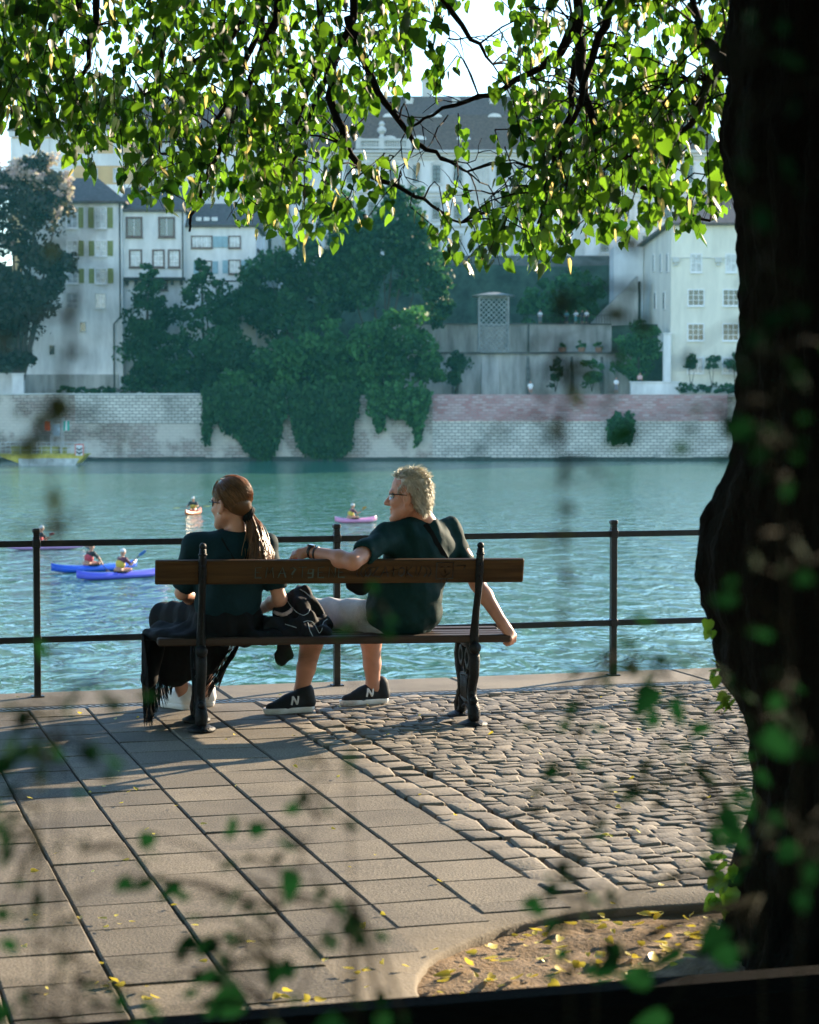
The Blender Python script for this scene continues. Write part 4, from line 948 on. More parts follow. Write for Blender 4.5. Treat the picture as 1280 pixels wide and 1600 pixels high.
# small sprouts on the trunk
M_sprout = leaf_mat('sprout leaf', (.05, .14, .02), (.09, .2, .03), True, (.35, .6, .04), tw=.5)
pos, axs, nrs, szs = [], [], [], []
for cx, cy, n, sp, sz_, dd in ((1138, 1370, 7, 22, .06, 6.25), (1132, 1340, 3, 8, .05, 6.25), (1128, 1400, 3, 10, .055, 6.2), (1112, 1050, 4, 14, .045, 6.3), (1135, 1095, 5, 14, .05, 6.2), (1108, 985, 3, 8, .035, 6.3)):
    for _ in range(n):
        pos.append(A(W(cx + rng.normal(0, sp * .5), cy + rng.normal(0, sp * .8), dd))); axs.append((rng.normal(-.3, .4), rng.normal(0, .3), -.6 + rng.normal(0, .5))); nrs.append((rng.normal(), -1, rng.normal())); szs.append(sz_ * rng.uniform(.7, 1.2))
V, Fc, rr = leaves(pos, axs, nrs, szs); raw_mesh('sprout_foliage', V, Fc, M_sprout, tree_o, True, True, rr)

# ------------------------------------------------------------------ out-of-focus shoots close to the camera
M_shoot = leaf_mat('shoot leaf', (.003, .017, .007), (.006, .030, .010), True, (.006, .042, .012), rough=.8, tw=.35, spec=.02)
M_dry = leaf_mat('dry shoot leaf', (.030, .042, .020), (.05, .06, .028), True, (.03, .05, .02), rough=.7, tw=.3, spec=.05, t2=(.05, .07, .025))
M_stem = mat('green stem', (.012, .014, .007), .9, scale=30, spec=.05)
def shoot(label, d, stem, lv, m, side=()):
    """stem: photo polyline at depth d, rooted in the planter; lv: (px, py, size px) leaves"""
    root = W(stem[0][0], stem[0][1], d); root.z = .0
    t = empty('leafy_shoot', root, 0, label, 'shoot', 'leafy shoots close to the camera')
    mb = MB(); pts = [root] + [W(x, y, d + dd) for x, y, dd in stem[1:]]
    fine = []
    for i in range(len(pts) - 1):
        for s_ in range(5): fine.append(pts[i].lerp(pts[i + 1], s_ / 5))
    fine.append(pts[-1]); mb.tube(fine, np.linspace(.0009, .0004, len(fine)), 6)
    FP = np.array([A(p) for p in fine]); pos, axs, nrs, szs = [], [], [], []
    for x, y, s_ in lv:
        for k in range(5 if s_ > 30 else 4 if s_ > 24 else 2):
            dd = d + rng.normal(0, .05); p = W(x + (k > 0) * rng.normal(0, s_ * 1.5), y + (k > 0) * rng.normal(0, s_ * 1.5), dd); j = np.argmin(((FP - A(p)) ** 2).sum(1)); q = Vector(FP[j])
            mb.tube([q, q.lerp(p, .6) + Vector((0, 0, .008)), p], [.0012, .0009, .0007], 4)
            dv = p - q; dv = dv.normalized() if dv.length > .005 else Vector((1, 0, 0))
            pos.append(A(p)); axs.append((dv.x + rng.normal(0, .3), dv.y + rng.normal(0, .4), -.55 + rng.normal(0, .35))); nrs.append((rng.normal(0, .6), -.8, rng.normal(0, .8))); szs.append(s_ / F * dd * 1.2 * rng.uniform(.85, 1.1) * (1 if k == 0 else rng.uniform(.5, .95)))
    mb.build('stem', M_stem, t, smooth=True)
    V, Fc, rr = leaves(pos, axs, nrs, szs, widen=.8); raw_mesh('foliage', V, Fc, m, t, True, True, rr)
shoot('tall thin brownish shoot rising along the left side before the white house', 1.15, [(60, 1750, 0), (90, 1100, 0), (80, 780, .02), (105, 560, .02), (130, 400, 0), (150, 320, 0)],
      [(150, 345, 22), (128, 405, 26), (112, 490, 22), (100, 560, 26), (96, 620, 42), (60, 690, 26), (85, 770, 28), (68, 655, 24), (115, 545, 20), (75, 820, 24), (185, 690, 20), (20, 700, 20)], M_dry)
shoot('dark green shoot with big leaves at the left edge beside the drain', 1.5, [(40, 1800, 0), (60, 1300, 0), (85, 1120, 0), (110, 1070, 0)],
      [(112, 1085, 44), (45, 1115, 40), (88, 1165, 42), (15, 1185, 46), (18, 1230, 36), (8, 1300, 34), (32, 1375, 26), (25, 1150, 34), (65, 1200, 26), (50, 1420, 20), (10, 1420, 22)], M_shoot)
shoot('dark leafy shoot across the slabs at bottom centre', 1.75, [(400, 1800, 0), (415, 1560, 0), (440, 1420, 0), (470, 1350, 0), (500, 1260, 0), (510, 1200, 0)],
      [(462, 1362, 46), (440, 1335, 24), (505, 1475, 44), (338, 1470, 38), (375, 1462, 34), (432, 1508, 36), (378, 1552, 52), (338, 1518, 34), (275, 1378, 38), (295, 1400, 24), (478, 1240, 24), (466, 1262, 24), (540, 1290, 22), (410, 1425, 26), (400, 1440, 22), (490, 1190, 18), (550, 1440, 18), (300, 1545, 24)], M_shoot)
shoot('low shoot in the bottom left corner over the slabs', 1.6, [(120, 1800, 0), (110, 1600, 0), (120, 1500, 0), (130, 1330, 0)],
      [(137, 1318, 22), (195, 1335, 20), (106, 1490, 22), (60, 1480, 18), (90, 1530, 22), (186, 1555, 28), (8, 1570, 40), (30, 1560, 26), (140, 1540, 20), (245, 1372, 20), (70, 1430, 18), (130, 1530, 22), (205, 1600, 30)], M_shoot)
shoot('bright green shoot poking up before the seat between the two people', 1.5, [(560, 1800, 0), (550, 1400, 0), (545, 1150, 0), (560, 1000, 0), (575, 940, 0)],
      [(548, 985, 22), (572, 960, 24), (600, 990, 18), (430, 1040, 18), (552, 1120, 20), (470, 1020, 16), (545, 1180, 18), (555, 1560, 26), (530, 1590, 34), (600, 1585, 30)], M_shoot)
shoot('tall thin shoot rising right of the bench before the terrace walls', 1.2, [(900, 1800, 0), (890, 1350, 0), (880, 1000, 0), (875, 760, 0), (880, 600, 0), (865, 500, 0)],
      [(882, 588, 34), (862, 560, 26), (872, 660, 26), (880, 745, 24), (952, 488, 38), (905, 575, 24), (850, 610, 18), (880, 830, 20), (945, 745, 18), (870, 700, 16), (1000, 500, 26), (935, 640, 16), (890, 790, 18), (880, 960, 22), (890, 900, 20)], M_dry)
shoot('dark shoot crossing the cobbles just left of the trunk', 1.75, [(960, 1800, 0), (930, 1500, 0), (905, 1380, 0), (925, 1270, 0), (1000, 1240, 0), (1090, 1200, 0), (1130, 1160, 0)],
      [(1098, 1208, 48), (1044, 1220, 26), (1002, 1232, 24), (975, 1248, 26), (936, 1250, 24), (1028, 1262, 32), (1128, 1268, 44), (1108, 1300, 34), (868, 1195, 28), (880, 1348, 28), (912, 1412, 40), (925, 1395, 26), (900, 1345, 22), (1150, 1235, 26), (970, 1275, 16), (1130, 1320, 26), (880, 1435, 18), (850, 1420, 20)], M_shoot)
shoot('shoot with loose leaves hanging before the railing left of the trunk', 1.7, [(1220, 1800, 0), (1190, 1400, 0), (1120, 1120, 0), (1040, 1060, 0), (960, 1020, 0)],
      [(1020, 1072, 46), (1058, 1092, 44), (1080, 1012, 32), (975, 1050, 26), (1010, 1030, 22), (948, 1062, 22), (890, 1100, 22), (910, 1140, 22), (1120, 1040, 26), (1165, 1085, 30), (990, 1000, 18), (905, 1050, 16), (1060, 1480, 44), (1130, 1450, 50), (960, 1500, 34), (900, 1510, 26)], M_shoot)
shoot('dim green shoot in front of the thick trunk', 1.3, [(1260, 1800, 0), (1250, 1300, 0), (1225, 900, 0), (1200, 560, 0), (1170, 320, 0), (1150, 120, 0)],
      [(1172, 170, 34), (1160, 250, 30), (1185, 330, 30), (1230, 560, 36), (1210, 490, 34), (1165, 655, 48), (1200, 985, 40), (1242, 1165, 40), (1255, 590, 26), (1190, 700, 36), (1225, 760, 30), (1250, 850, 34), (1120, 300, 26), (1230, 100, 34), (1200, 420, 30), (1265, 1350, 36), (1225, 1120, 34), (1075, 700, 24), (1095, 640, 22), (1090, 30, 30), (1240, 690, 30), (1205, 1290, 30)], M_shoot)
# ------------------------------------------------------------------ bench
BT = R(10); BO = Vector((-.38, 11.02, 0)); BU = Vector((math.cos(BT), math.sin(BT), 0)); BV = Vector((-math.sin(BT), math.cos(BT), 0))
def Bp(u, v, z): return BO + BU * u + BV * v + Vector((0, 0, z - u * .007))
def wood_mat(name, c1, c2, rough=.5):
    m = mat(name, c1, rough, col2=c2, scale=5, aniso=(.35, 7, 7), bump=.25, bscale=12, bdist=.004, spec=.15); return m
M_wood = wood_mat('brown bench wood', (.085, .043, .014), (.036, .017, .006), .6)
M_wood2 = wood_mat('worn seat wood', (.065, .040, .028), (.035, .021, .014), .6)
bench = empty('park_bench', BO, BT, 'long wooden park bench with ornate black cast iron legs and scribbled backrest, seen from behind', 'bench')
bt = math.atan2(.14, .4)
Mtilt = Matrix.Rotation(.007, 3, 'Y') @ Matrix.Rotation(R(14), 3, 'X')
mb = MB(); mb.box((0, -.115, .862), (1.985, .032, .132), bevel=.006, M=Mtilt)
back = mb.build('backrest', M_wood, bench, world=False)
mb = MB()
for i in range(4): mb.box((-.01, .045 + .112 * i, .478 + .006 * (i == 3)), (1.93, .098, .042), bevel=.008, M=Matrix.Rotation(.007, 3, 'Y'))
mb.build('seat', M_wood2, bench, world=False)
def back_face(u, w_):     # point on the camera side of the backrest board, w_ up from its centre
    return Vector((0, -.115, .862)) + Mtilt @ Vector((u, -.0172, w_))
mb = MB()
def stroke(pts, r=.005, lift=0.0):
    mb.tube([back_face(u, w_) + Vector((0, -.0005, 0)) for u, w_ in pts], r, 5, flat=.35)
def glyph(ch, u, h):
    g = {'(': [[(.5, .5), (.2, .2), (.15, -.2), (.4, -.5)]], ')': [[(.2, .5), (.5, .2), (.5, -.2), (.2, -.5)]], '/': [[(.1, -.5), (.5, .5)]],
         'O': [[(.5, .45), (.15, .2), (.15, -.3), (.5, -.45), (.8, -.2), (.8, .25), (.5, .45)]], 'Q': [[(.5, .45), (.1, .2), (.15, -.3), (.5, -.45), (.75, -.2), (.75, .25), (.5, .45)], [(0, -.5), (.9, .5)]],
         'Z': [[(.0, .45), (.75, .5), (.05, -.4), (1, -.5)]], 'A': [[(.0, -.5), (.5, .5), (.9, -.5)], [(.1, -.1), (.95, -.05)]], 't': [[(.4, .5), (.35, -.5)], [(.0, .15), (.8, .2)]],
         'K': [[(.15, .5), (.15, -.5)], [(.8, .5), (.15, -.05), (.9, -.5)]], '!': [[(.35, .5), (.3, -.2)], [(.3, -.4), (.3, -.5)]],
         'E': [[(.8, .5), (.1, .45), (.1, -.5), (.8, -.5)], [(.1, 0), (.6, 0)]], 'M': [[(.0, -.5), (.15, .5), (.45, -.1), (.75, .5), (.9, -.5)]], 'T': [[(.0, .5), (.9, .5)], [(.45, .5), (.4, -.5)]], 'N': [[(.05, -.5), (.1, .5), (.75, -.5), (.8, .5)]], 'g': [[(.7, .3), (.2, .3), (.1, -.1), (.6, -.1), (.7, .3), (.65, -.5), (.1, -.5)]], '?': [[(.1, .3), (.4, .5), (.7, .3), (.35, -.1), (.35, -.25)], [(.35, -.42), (.35, -.5)]]}[ch]
    for s_ in g: stroke([(u + a * h * .8, b * h) for a, b in s_])
u = .07
for ch, wd in (('(', .022), ('(', .026), ('Q', .04), ('Z', .05), ('A', .05), ('t', .04), ('O', .043), ('K', .043), ('!', .022), ('/', .028), (')', .022), (')', .026)): glyph(ch, u, .056); u += wd
u0 = .51; stroke([(u0, .05), (u0 + .09, .052), (u0 + .09, -.04), (u0, -.042), (u0, .05)]); stroke([(u0 + .02, .02), (u0 + .03, .03), (u0 + .04, .02)]); stroke([(u0 + .055, .02), (u0 + .065, .03), (u0 + .075, .02)]); stroke([(u0 + .02, -.01), (u0 + .045, -.03), (u0 + .075, -.008)]); stroke([(u0 + .045, .015), (u0 + .05, -.01)]); stroke([(u0 + .03, -.042), (u0 + .03, -.062)]); stroke([(u0 + .06, -.042), (u0 + .062, -.062)]); stroke([(u0 + .105, .03), (u0 + .16, .035), (u0 + .15, .015)])
gr = mb.build('graffiti', mat('black marker', (.012, .010, .010), .5, scale=20), back, world=False)
tag(gr, 'black scribbled lettering with a boxed face')
mb = MB(); u = -.47
for ch, wd in (('E', .06), ('M', .065), ('A', .06), ('?', .05), ('T', .045), ('g', .055), ('E', .06), ('N', .05), ('E', .05)): glyph(ch, u, .058); u += wd
gr2 = mb.build('graffiti', mat('faded teal marker', (.05, .085, .075), .6, scale=20), back, world=False); tag(gr2, 'faint teal scribbled lettering')
for su in (-.745, .745):
    fr = MB(); zz = -su * .007
    KR = 1.2
    def p(v, z, du=0): return (su + du, v, z + zz)
    fr.tube([p(-.165, .985), p(-.150, .93), p(-.135, .86), p(-.105, .74), (su, -.05, .64 + zz), p(-.012, .54), p(.005, .47), p(.015, .42)], [.018, .021, .022, .020, .020, .023, .028, .026], 8)
    fr.ball(p(-.166, 1.0), .019, 8); fr.torus(p(-.160, .955), .018, .007, (1, 0, 0), (0, 1, 0), 12)
    for z_ in (.895, .83): fr.ball(p(-.165 + (.9 - z_) * .25, z_), .009, 6)
    fr.tube([p(.0, .440), p(.2, .430), p(.42, .446)], [.028, .022, .024], 8); fr.ball(p(-.02, .43), .035, 8)
    # rear and front S-legs
    fr.tube([p(.015, .43), p(-.01, .36), p(.0, .28), p(.05, .21), p(.07, .16), p(.03, .12), p(-.005, .08), p(.0, .035), p(.03, .012)], [r_ * KR for r_ in (.026, .026, .024, .022, .024, .026, .030, .026, .02)], 8)
    fr.tube([p(.38, .43), p(.41, .36), p(.39, .28), p(.34, .21), p(.32, .16), p(.36, .12), p(.395, .08), p(.39, .035), p(.37, .012)], [r_ * KR for r_ in (.024, .026, .024, .022, .024, .026, .030, .026, .02)], 8)
    fr.torus(p(.035, .075), .036, .024, (0, 1, 0), (0, 0, 1), 14, 6); fr.torus(p(.355, .075), .036, .024, (0, 1, 0), (0, 0, 1), 14, 6)
    fr.torus(p(.11, .36), .048, .022, (0, 1, 0), (0, 0, 1), 16, 6); fr.torus(p(.28, .36), .048, .022, (0, 1, 0), (0, 0, 1), 16, 6)
    fr.torus(p(.195, .30), .04, .014, (0, 1, 0), (0, 0, 1), 16, 6)
    for v in (.12, .16, .20, .24, .28): fr.tube([p(v, .25), p(v * .8 + .04, .13)], [.024, .022], 6)
    fr.tube([p(.05, .245), p(.195, .26), p(.34, .245)], .016, 6); fr.tube([p(.05, .13), p(.195, .11), p(.34, .13)], .018, 6); fr.tube([p(.07, .06), p(.195, .095), p(.33, .06)], .012, 6)
    for v, z_ in ((.06, .17), (.33, .17), (.0, .14), (.39, .14)): fr.ball(p(v, z_), .022, 8)
    for v in (.02, .375): fr.lathe(p(v, -.002), [(.095, 0), (.098, .014), (.065, .026), (.03, .04)], 16, .8, 1.0)
    for v in (.02, .375): fr.ball(p(v - .055, .014), .014, 6)
    fr.build('frame', M_castiron, bench, world=False, smooth=True)

# ------------------------------------------------------------------ people helpers
def hit(S_, px, py, d0, d1, lift=.003):
    """first surface of an implicit solid along a camera ray"""
    a, b = A(W(px, py, d0)), A(W(px, py, d1)); n = 700
    T = np.linspace(0, 1, n)[:, None]; Pq = a + (b - a) * T; ii = np.round((Pq - S_.lo) / S_.res).astype(int)
    ok = np.all((ii >= 0) & (ii < S_.n), axis=1); v = np.ones(n); q = ii[ok]; v[ok] = S_.d[q[:, 0], q[:, 1], q[:, 2]]
    k = np.argmax(v < 0) if np.any(v < 0) else n // 2
    return Vector(Pq[k]) - Vector(b - a).normalized() * lift
def ribbon(mb, pts, width, nrm, th=.003):
    """flat strap along pts, facing nrm"""
    nrm = Vector(nrm).normalized(); V = []; n = len(pts)
    for i in range(n):
        t = (pts[min(i + 1, n - 1)] - pts[max(0, i - 1)]).normalized(); s_ = t.cross(nrm).normalized() * width / 2
        V += [pts[i] - s_, pts[i] + s_, pts[i] + s_ + nrm * th, pts[i] - s_ + nrm * th]
    Fs = [(i * 4 + k, i * 4 + (k + 1) % 4, i * 4 + 4 + (k + 1) % 4, i * 4 + 4 + k) for i in range(n - 1) for k in range(4)] + [(3, 2, 1, 0), (n * 4 - 4, n * 4 - 3, n * 4 - 2, n * 4 - 1)]
    mb.add(V, Fs)
def head(S_, c, fw, sc, up=(0, 0, 1)):
    M = basis(fw, up); c = A(c)
    def L_(x, y, z): return c + sc * (M @ np.array([x, y, z]))
    E = lambda p, r, k=.015, op='u': S_.ell(L_(*p), np.array(r) * sc, M, k, op)
    E((-.012, 0, .045), (.096, .076, .086)); E((.03, 0, -.025), (.062, .062, .088), .03)
    for s_ in (1, -1):
        S_.cone(L_(-.005, s_ * .048, -.055), L_(.065, s_ * .016, -.103), .026 * sc, .022 * sc, .03); E((.058, s_ * .036, -.025), (.026, .022, .024), .02)
        E((-.006, s_ * .076, -.008), (.020, .009, .033), .006); E((-.002, s_ * .086, -.004), (.009, .006, .017), .004, 's'); E((.0, s_ * .074, -.036), (.009, .007, .010), .006)
        E((.083, s_ * .032, .006), (.014, .017, .012), .01, 's')
    E((.076, 0, .024), (.020, .052, .014), .016); S_.cone(L_(.088, 0, .006), L_(.112, 0, -.03), .010 * sc, .0135 * sc, .012)
    for s_ in (1, -1): E((.098, s_ * .012, -.036), (.012, .009, .009), .006)
    E((.084, 0, -.060), (.014, .024, .009), .008); E((.083, 0, -.075), (.013, .022, .008), .008); E((.080, 0, -.108), (.019, .024, .019), .016)
    E((.096, 0, -.0675), (.01, .022, .0025), .003, 's')
    return L_, M
def hand(S_, wr, fw, bk, thumb, curls, sc=1.0, spread=.0):
    wr = A(wr); fw = A(Vector(fw).normalized()); bk = Vector(bk); bk = A((bk - Vector(fw) * bk.dot(Vector(fw))).normalized()); sd = np.cross(fw, bk) * thumb
    S_.cone(wr, wr + fw * .05 * sc, .026 * sc, .03 * sc, .02)
    for o in (-.027, -.009, .009, .027): S_.cone(wr + fw * .02 * sc + sd * o * .7 * sc, wr + fw * .088 * sc + sd * o * sc, .016 * sc, .0125 * sc, .012)
    for o, ln, cu in zip((.030, .010, -.010, -.029), (.076, .086, .079, .062), curls):
        p = wr + fw * .09 * sc + sd * o * sc; a = 0
        for seg, r0, r1 in ((.45, .0105, .0095), (.31, .0095, .0088), (.24, .0088, .0075)):
            a += math.radians(cu) * (1.0 if seg > .4 else .9); d = fw * math.cos(a) - bk * math.sin(a) + sd * o * spread
            q = p + d * ln * seg * sc; S_.cone(p, q, r0 * sc, r1 * sc, .003); p = q
    p = wr + fw * .03 * sc + sd * .026 * sc; d = fw * .62 + sd * .62 - bk * .35; d /= np.linalg.norm(d); q = p + d * .048 * sc; S_.cone(p, q, .017 * sc, .012 * sc, .01)
    d2 = fw * .85 + sd * .2 - bk * .45; d2 /= np.linalg.norm(d2); S_.cone(q, q + d2 * .036 * sc, .0115 * sc, .009 * sc, .004)
def shoe(root, heel, toe, mats, logo=None, ln=.29, h=.075):
    heel = Vector((heel[0], heel[1], 0)); toe = Vector((toe[0], toe[1], 0)); f = (toe - heel).normalized(); s_ = Vector((-f.y, f.x, 0)); up = Vector((0, 0, 1))
    def q(a, b, z): return heel + f * a * ln + s_ * b + up * z
    lo = [min(heel[i], toe[i]) - .12 for i in range(2)] + [-.03]; hi = [max(heel[i], toe[i]) + .12 for i in range(2)] + [.24]
    U = SDF(lo, hi, .004)
    U.cone(q(.07, 0, .06), q(.13, 0, .12), .040, .045, .02); U.cone(q(.1, 0, .055), q(.5, 0, .055), .038, .042, .02); U.cone(q(.45, .0, .065), q(.62, 0, .05), .040, .040, .02); U.cone(q(.6, 0, .045), q(.88, .005, .036), .042, .028, .02)
    U.cone(q(.2, 0, .11), q(.5, 0, .075), .033, .03, .03); U.cut(q(0, 0, .026), (0, 0, -1)); 
    up_o = U.build('shoe', mats[0], root)
    B = SDF(lo, hi, .004)
    for a0, a1, r0, r1 in ((.09, .45, .038, .038), (.45, .72, .040, .047), (.72, .9, .047, .036)): B.cone(q(a0, 0, .028), q(a1, 0, .028), r0, r1, .02)
    B.cut(q(0, 0, .034), (0, 0, 1)); B.cut(q(0, 0, .0), (0, 0, -1)); B.build('sole', mats[1], up_o)
    if logo:
        mb = MB(); sg = logo
        def g(a, z): return q(a, 0, z)
        for a, b in (((.50, .052), (.46, .098)), ((.46, .098), (.38, .054)), ((.38, .054), (.345, .098))):
            pts = []
            for t_ in np.linspace(0, 1, 5):
                x = a[0] + (b[0] - a[0]) * t_; z = a[1] + (b[1] - a[1]) * t_; p0 = g(x, z) + s_ * sg * .09
                for k in range(90):
                    i = np.round((A(p0) - U.lo) / U.res).astype(int)
                    if np.all(i >= 0) and np.all(i < U.n) and U.d[tuple(i)] < .002: break
                    p0 = p0 - s_ * sg * .001
                pts.append(p0 + s_ * sg * .002)
            mb.tube(pts, .006, 6, flat=1)
        mb.build('emblem', mats[2], up_o)
def strands(name, m, root, chains, r0=.0016, r1=.0006):
    """hair locks as thin three-sided tubes, vectorised"""
    Vs, Fs, at, b = [], [], [], 0
    for ch in chains:
        ch = np.asarray(ch); n = len(ch); t = np.gradient(ch, axis=0); t /= np.linalg.norm(t, axis=1, keepdims=True) + 1e-9
        a = np.cross(t, [0.3, .2, 1.0]); a /= np.linalg.norm(a, axis=1, keepdims=True) + 1e-9; c = np.cross(t, a); rr = np.linspace(r0, r1, n)[:, None]
        for k in range(3): q = 2.094 * k; Vs.append(ch + rr * (a * math.cos(q) + c * math.sin(q)))
        for k in range(3):
            l = (k + 1) % 3
            for i in range(n - 1): Fs.append((b + k * n + i, b + l * n + i, b + l * n + i + 1, b + k * n + i + 1))
        b += 3 * n; at += [rng.random()] * (3 * n)
    return raw_mesh(name, np.concatenate(Vs), np.array(Fs), m, root, True, True, at)
def hair_mat(name, c1, c2, rough=.38):
    m = leaf_mat(name, c1, c2, True, (min(1, c2[0] * 1.6), min(1, c2[1] * 1.45), c2[2] * 1.2), rough=rough, tw=.3, spec=.6); return m
def folds(freqs, amp):
    def fn(Pq):
        o = 0
        for (kx, ky, kz, ph, w_) in freqs: s_ = np.sin(Pq[..., 0] * kx + Pq[..., 1] * ky + Pq[..., 2] * kz + ph + .8 * np.sin(Pq[..., 2] * 11 + ph * 2 + Pq[..., 0] * 7)); o = o + w_ * np.sign(s_) * np.abs(s_) ** 1.4
        return amp * o
    return fn
M_skin = mat('skin', (.46, .21, .13), .5, scale=12, var=.1, bump=.08, bscale=90, bdist=.002, sub=.12)
M_skinw = mat('fair skin', (.48, .24, .155), .5, scale=12, var=.08, sub=.12)
M_shirtm = mat('dark green cotton', (.003, .022, .021), .75, scale=60, var=.12, bump=.1, bscale=300, bdist=.001, spec=.12)
M_shirtw = mat('slate teal jersey', (.005, .022, .028), .75, scale=60, var=.12, spec=.12)
M_shorts = mat('pale grey cotton', (.42, .41, .40), .85, scale=50, var=.08, bump=.1, bscale=200, bdist=.001)
M_black = mat('black cloth', (.0035, .0035, .004), .85, scale=30, var=.2, spec=.2)
M_shoeb = mat('black knit shoe', (.010, .011, .013), .7, scale=60, var=.2, bump=.2, bscale=200, bdist=.001, spec=.3)
M_solew = mat('white rubber', (.72, .70, .66), .6, scale=30, var=.06)
M_lens = mat('dark lens', (.006, .007, .008), .06, scale=5, spec=.8)
M_plastic = mat('black plastic', (.008, .008, .009), .3, scale=10)

# ------------------------------------------------------------------ the man
base = W(632, 1000, 11.3); base.z = .5
S_ = SDF((-.82, 10.62, -.01), (.72, 12.25, 1.46), .0055)
e = Vector((.746, .666, 0)); fwm = Vector((-.666, .746, 0)); MT = np.array([e, fwm, Vector((0, 0, 1))]).T
Ls, Rs = W(607, 838, 11.13), W(702, 830, 11.42); Le, Lw = W(551, 878, 10.84), W(484, 862, 11.0); Re, Rw = W(746, 912, 11.33), W(786, 975, 11.22)
S_.ell(W(632, 962, 11.3), (.17, .14, .12), MT); S_.ell(W(638, 920, 11.27), (.18, .15, .15), MT, .05); S_.ell(W(655, 868, 11.27), (.18, .12, .16), MT, .05)
S_.cone(Ls, Rs, .055, .055, .04)
nb = W(668, 822, 11.27); hc = W(639, 776, 11.2)
S_.cone(nb, W(651, 795, 11.23), .062, .060, .03)
Lh, Mh = head(S_, hc, Vector((-.975, .20, -.02)), 1.12)
for a, b, c in ((Ls, Le, Lw),): S_.chain([a, a.lerp(b, .5), b], [.056, .052, .043], .02); S_.chain([b, b.lerp(c, .3), c], [.043, .046, .029], .02)
S_.chain([Rs, Rs.lerp(Re, .5), Re], [.054, .05, .041], .02); S_.chain([Re, Re.lerp(Rw, .3), Rw], [.041, .043, .029], .02)
hand(S_, Lw, (-1, .12, -.22), (-.1, -.35, 1), -1, (38, 44, 48, 52), 1.02)
hand(S_, Rw, (.55, -.05, -.75), (.55, -.5, .6), -1, (48, 52, 55, 58), 1.02)
Lk, La = W(496, 960, 11.55), W(471, 1080, 11.66); Rk, Ra = W(578, 962, 11.87), W(583, 1070, 11.96)
S_.chain([W(615, 966, 11.25), Lk], [.09, .066], .04); S_.chain([W(645, 965, 11.42), Rk], [.09, .064], .04)
S_.chain([Lk, Lk.lerp(La, .35), Lk.lerp(La, .7), La], [.060, .066, .052, .041], .02); S_.chain([Rk, Rk.lerp(Ra, .35), Rk.lerp(Ra, .7), Ra], [.058, .063, .050, .040], .02)
lf = (W(488, 1113, 11.66), W(418, 1113, 11.55)); rf = (W(604, 1102, 12.0), W(540, 1102, 11.9))
for an, (hl, tt) in ((La, lf), (Ra, rf)):
    h2 = Vector((hl.x, hl.y, .05)).lerp(Vector((tt.x, tt.y, .055)), .22); S_.cone(an, h2, .04, .028, .02); S_.cone(h2, Vector((tt.x, tt.y, .05)).lerp(h2, .4), .028, .022, .02)
man = S_.build('person', M_skin, None, base)
tag(man, 'man in dark green t-shirt sitting on the bench with one arm along its backrest', 'person')
def child_of(o):  # wrapper so that world coordinates convert to the body's own space
    return o
T_ = SDF((-.5, 10.72, .42), (.55, 11.85, 1.26), .0055)
lsl = Ls.lerp(Le, .62); rsl = Rs.lerp(Re, .66)
T_.chain([Ls, lsl], [.073, .070], .03); T_.chain([Rs, rsl], [.062, .060], .03)
T_.cone(lsl + (lsl - Ls).normalized() * .05, lsl + (lsl - Ls).normalized() * .12, .058, .058, .003, 's'); T_.cone(rsl + (rsl - Rs).normalized() * .045, rsl + (rsl - Rs).normalized() * .12, .053, .053, .003, 's')
T_.ell(W(632, 955, 11.29), (.222, .195, .15), MT, .03); T_.ell(W(634, 922, 11.27) + fwm * .01, (.208, .175, .16), MT, .06); T_.ell(W(655, 868, 11.27), (.215, .14, .175), MT, .06)
T_.cone(Ls, Rs, .068, .066, .05); T_.cone(W(640, 830, 11.2), nb, .075, .066, .05)
T_.ell(W(632, 962, 11.3), (.19, .16, .14), MT, .03); T_.ell(W(638, 920, 11.27), (.20, .17, .17), MT, .05); T_.ell(W(655, 868, 11.27), (.20, .14, .18), MT, .05)
T_.warp(folds([(30, 12, 26, 0, .6), (-24, 30, 34, 1.3, .6), (55, -20, 22, 2, .35), (14, 40, -70, .5, .25), (70, 30, 10, 4, .25)], .0068))
T_.ell(nb + Vector((-.01, -.0, .062)), (.07, .07, .045), None, .004, 's')
V_, Q_ = T_.mesh(); raw_mesh('shirt', V_, Q_, M_shirtm, man)
H_ = SDF((-.66, 10.95, .42), (.3, 12.1, .86), .006)
H_.ell(W(628, 966, 11.32), (.165, .14, .10), MT, .03); H_.cone(W(612, 968, 11.26), W(492, 959, 11.555), .108, .092, .03); H_.cone(W(638, 966, 11.44), W(578, 964, 11.86), .098, .088, .03)
H_.warp(folds([(60, 20, 14, 0, .5), (20, -50, 50, 2, .4), (90, 40, -20, 1, .3)], .006))
dk = (Lk - W(612, 968, 11.26)).normalized(); H_.cone(W(492, 959, 11.555) + dk * .06, W(492, 959, 11.555) + dk * .2, .08, .08, .004, 's')
V_, Q_ = H_.mesh(); raw_mesh('shorts', V_, Q_, M_shorts, man)
shoe(man, lf[0], lf[1], (M_shoeb, M_solew, M_solew), logo=1); shoe(man, rf[0], rf[1], (M_shoeb, M_solew, M_solew), logo=1)
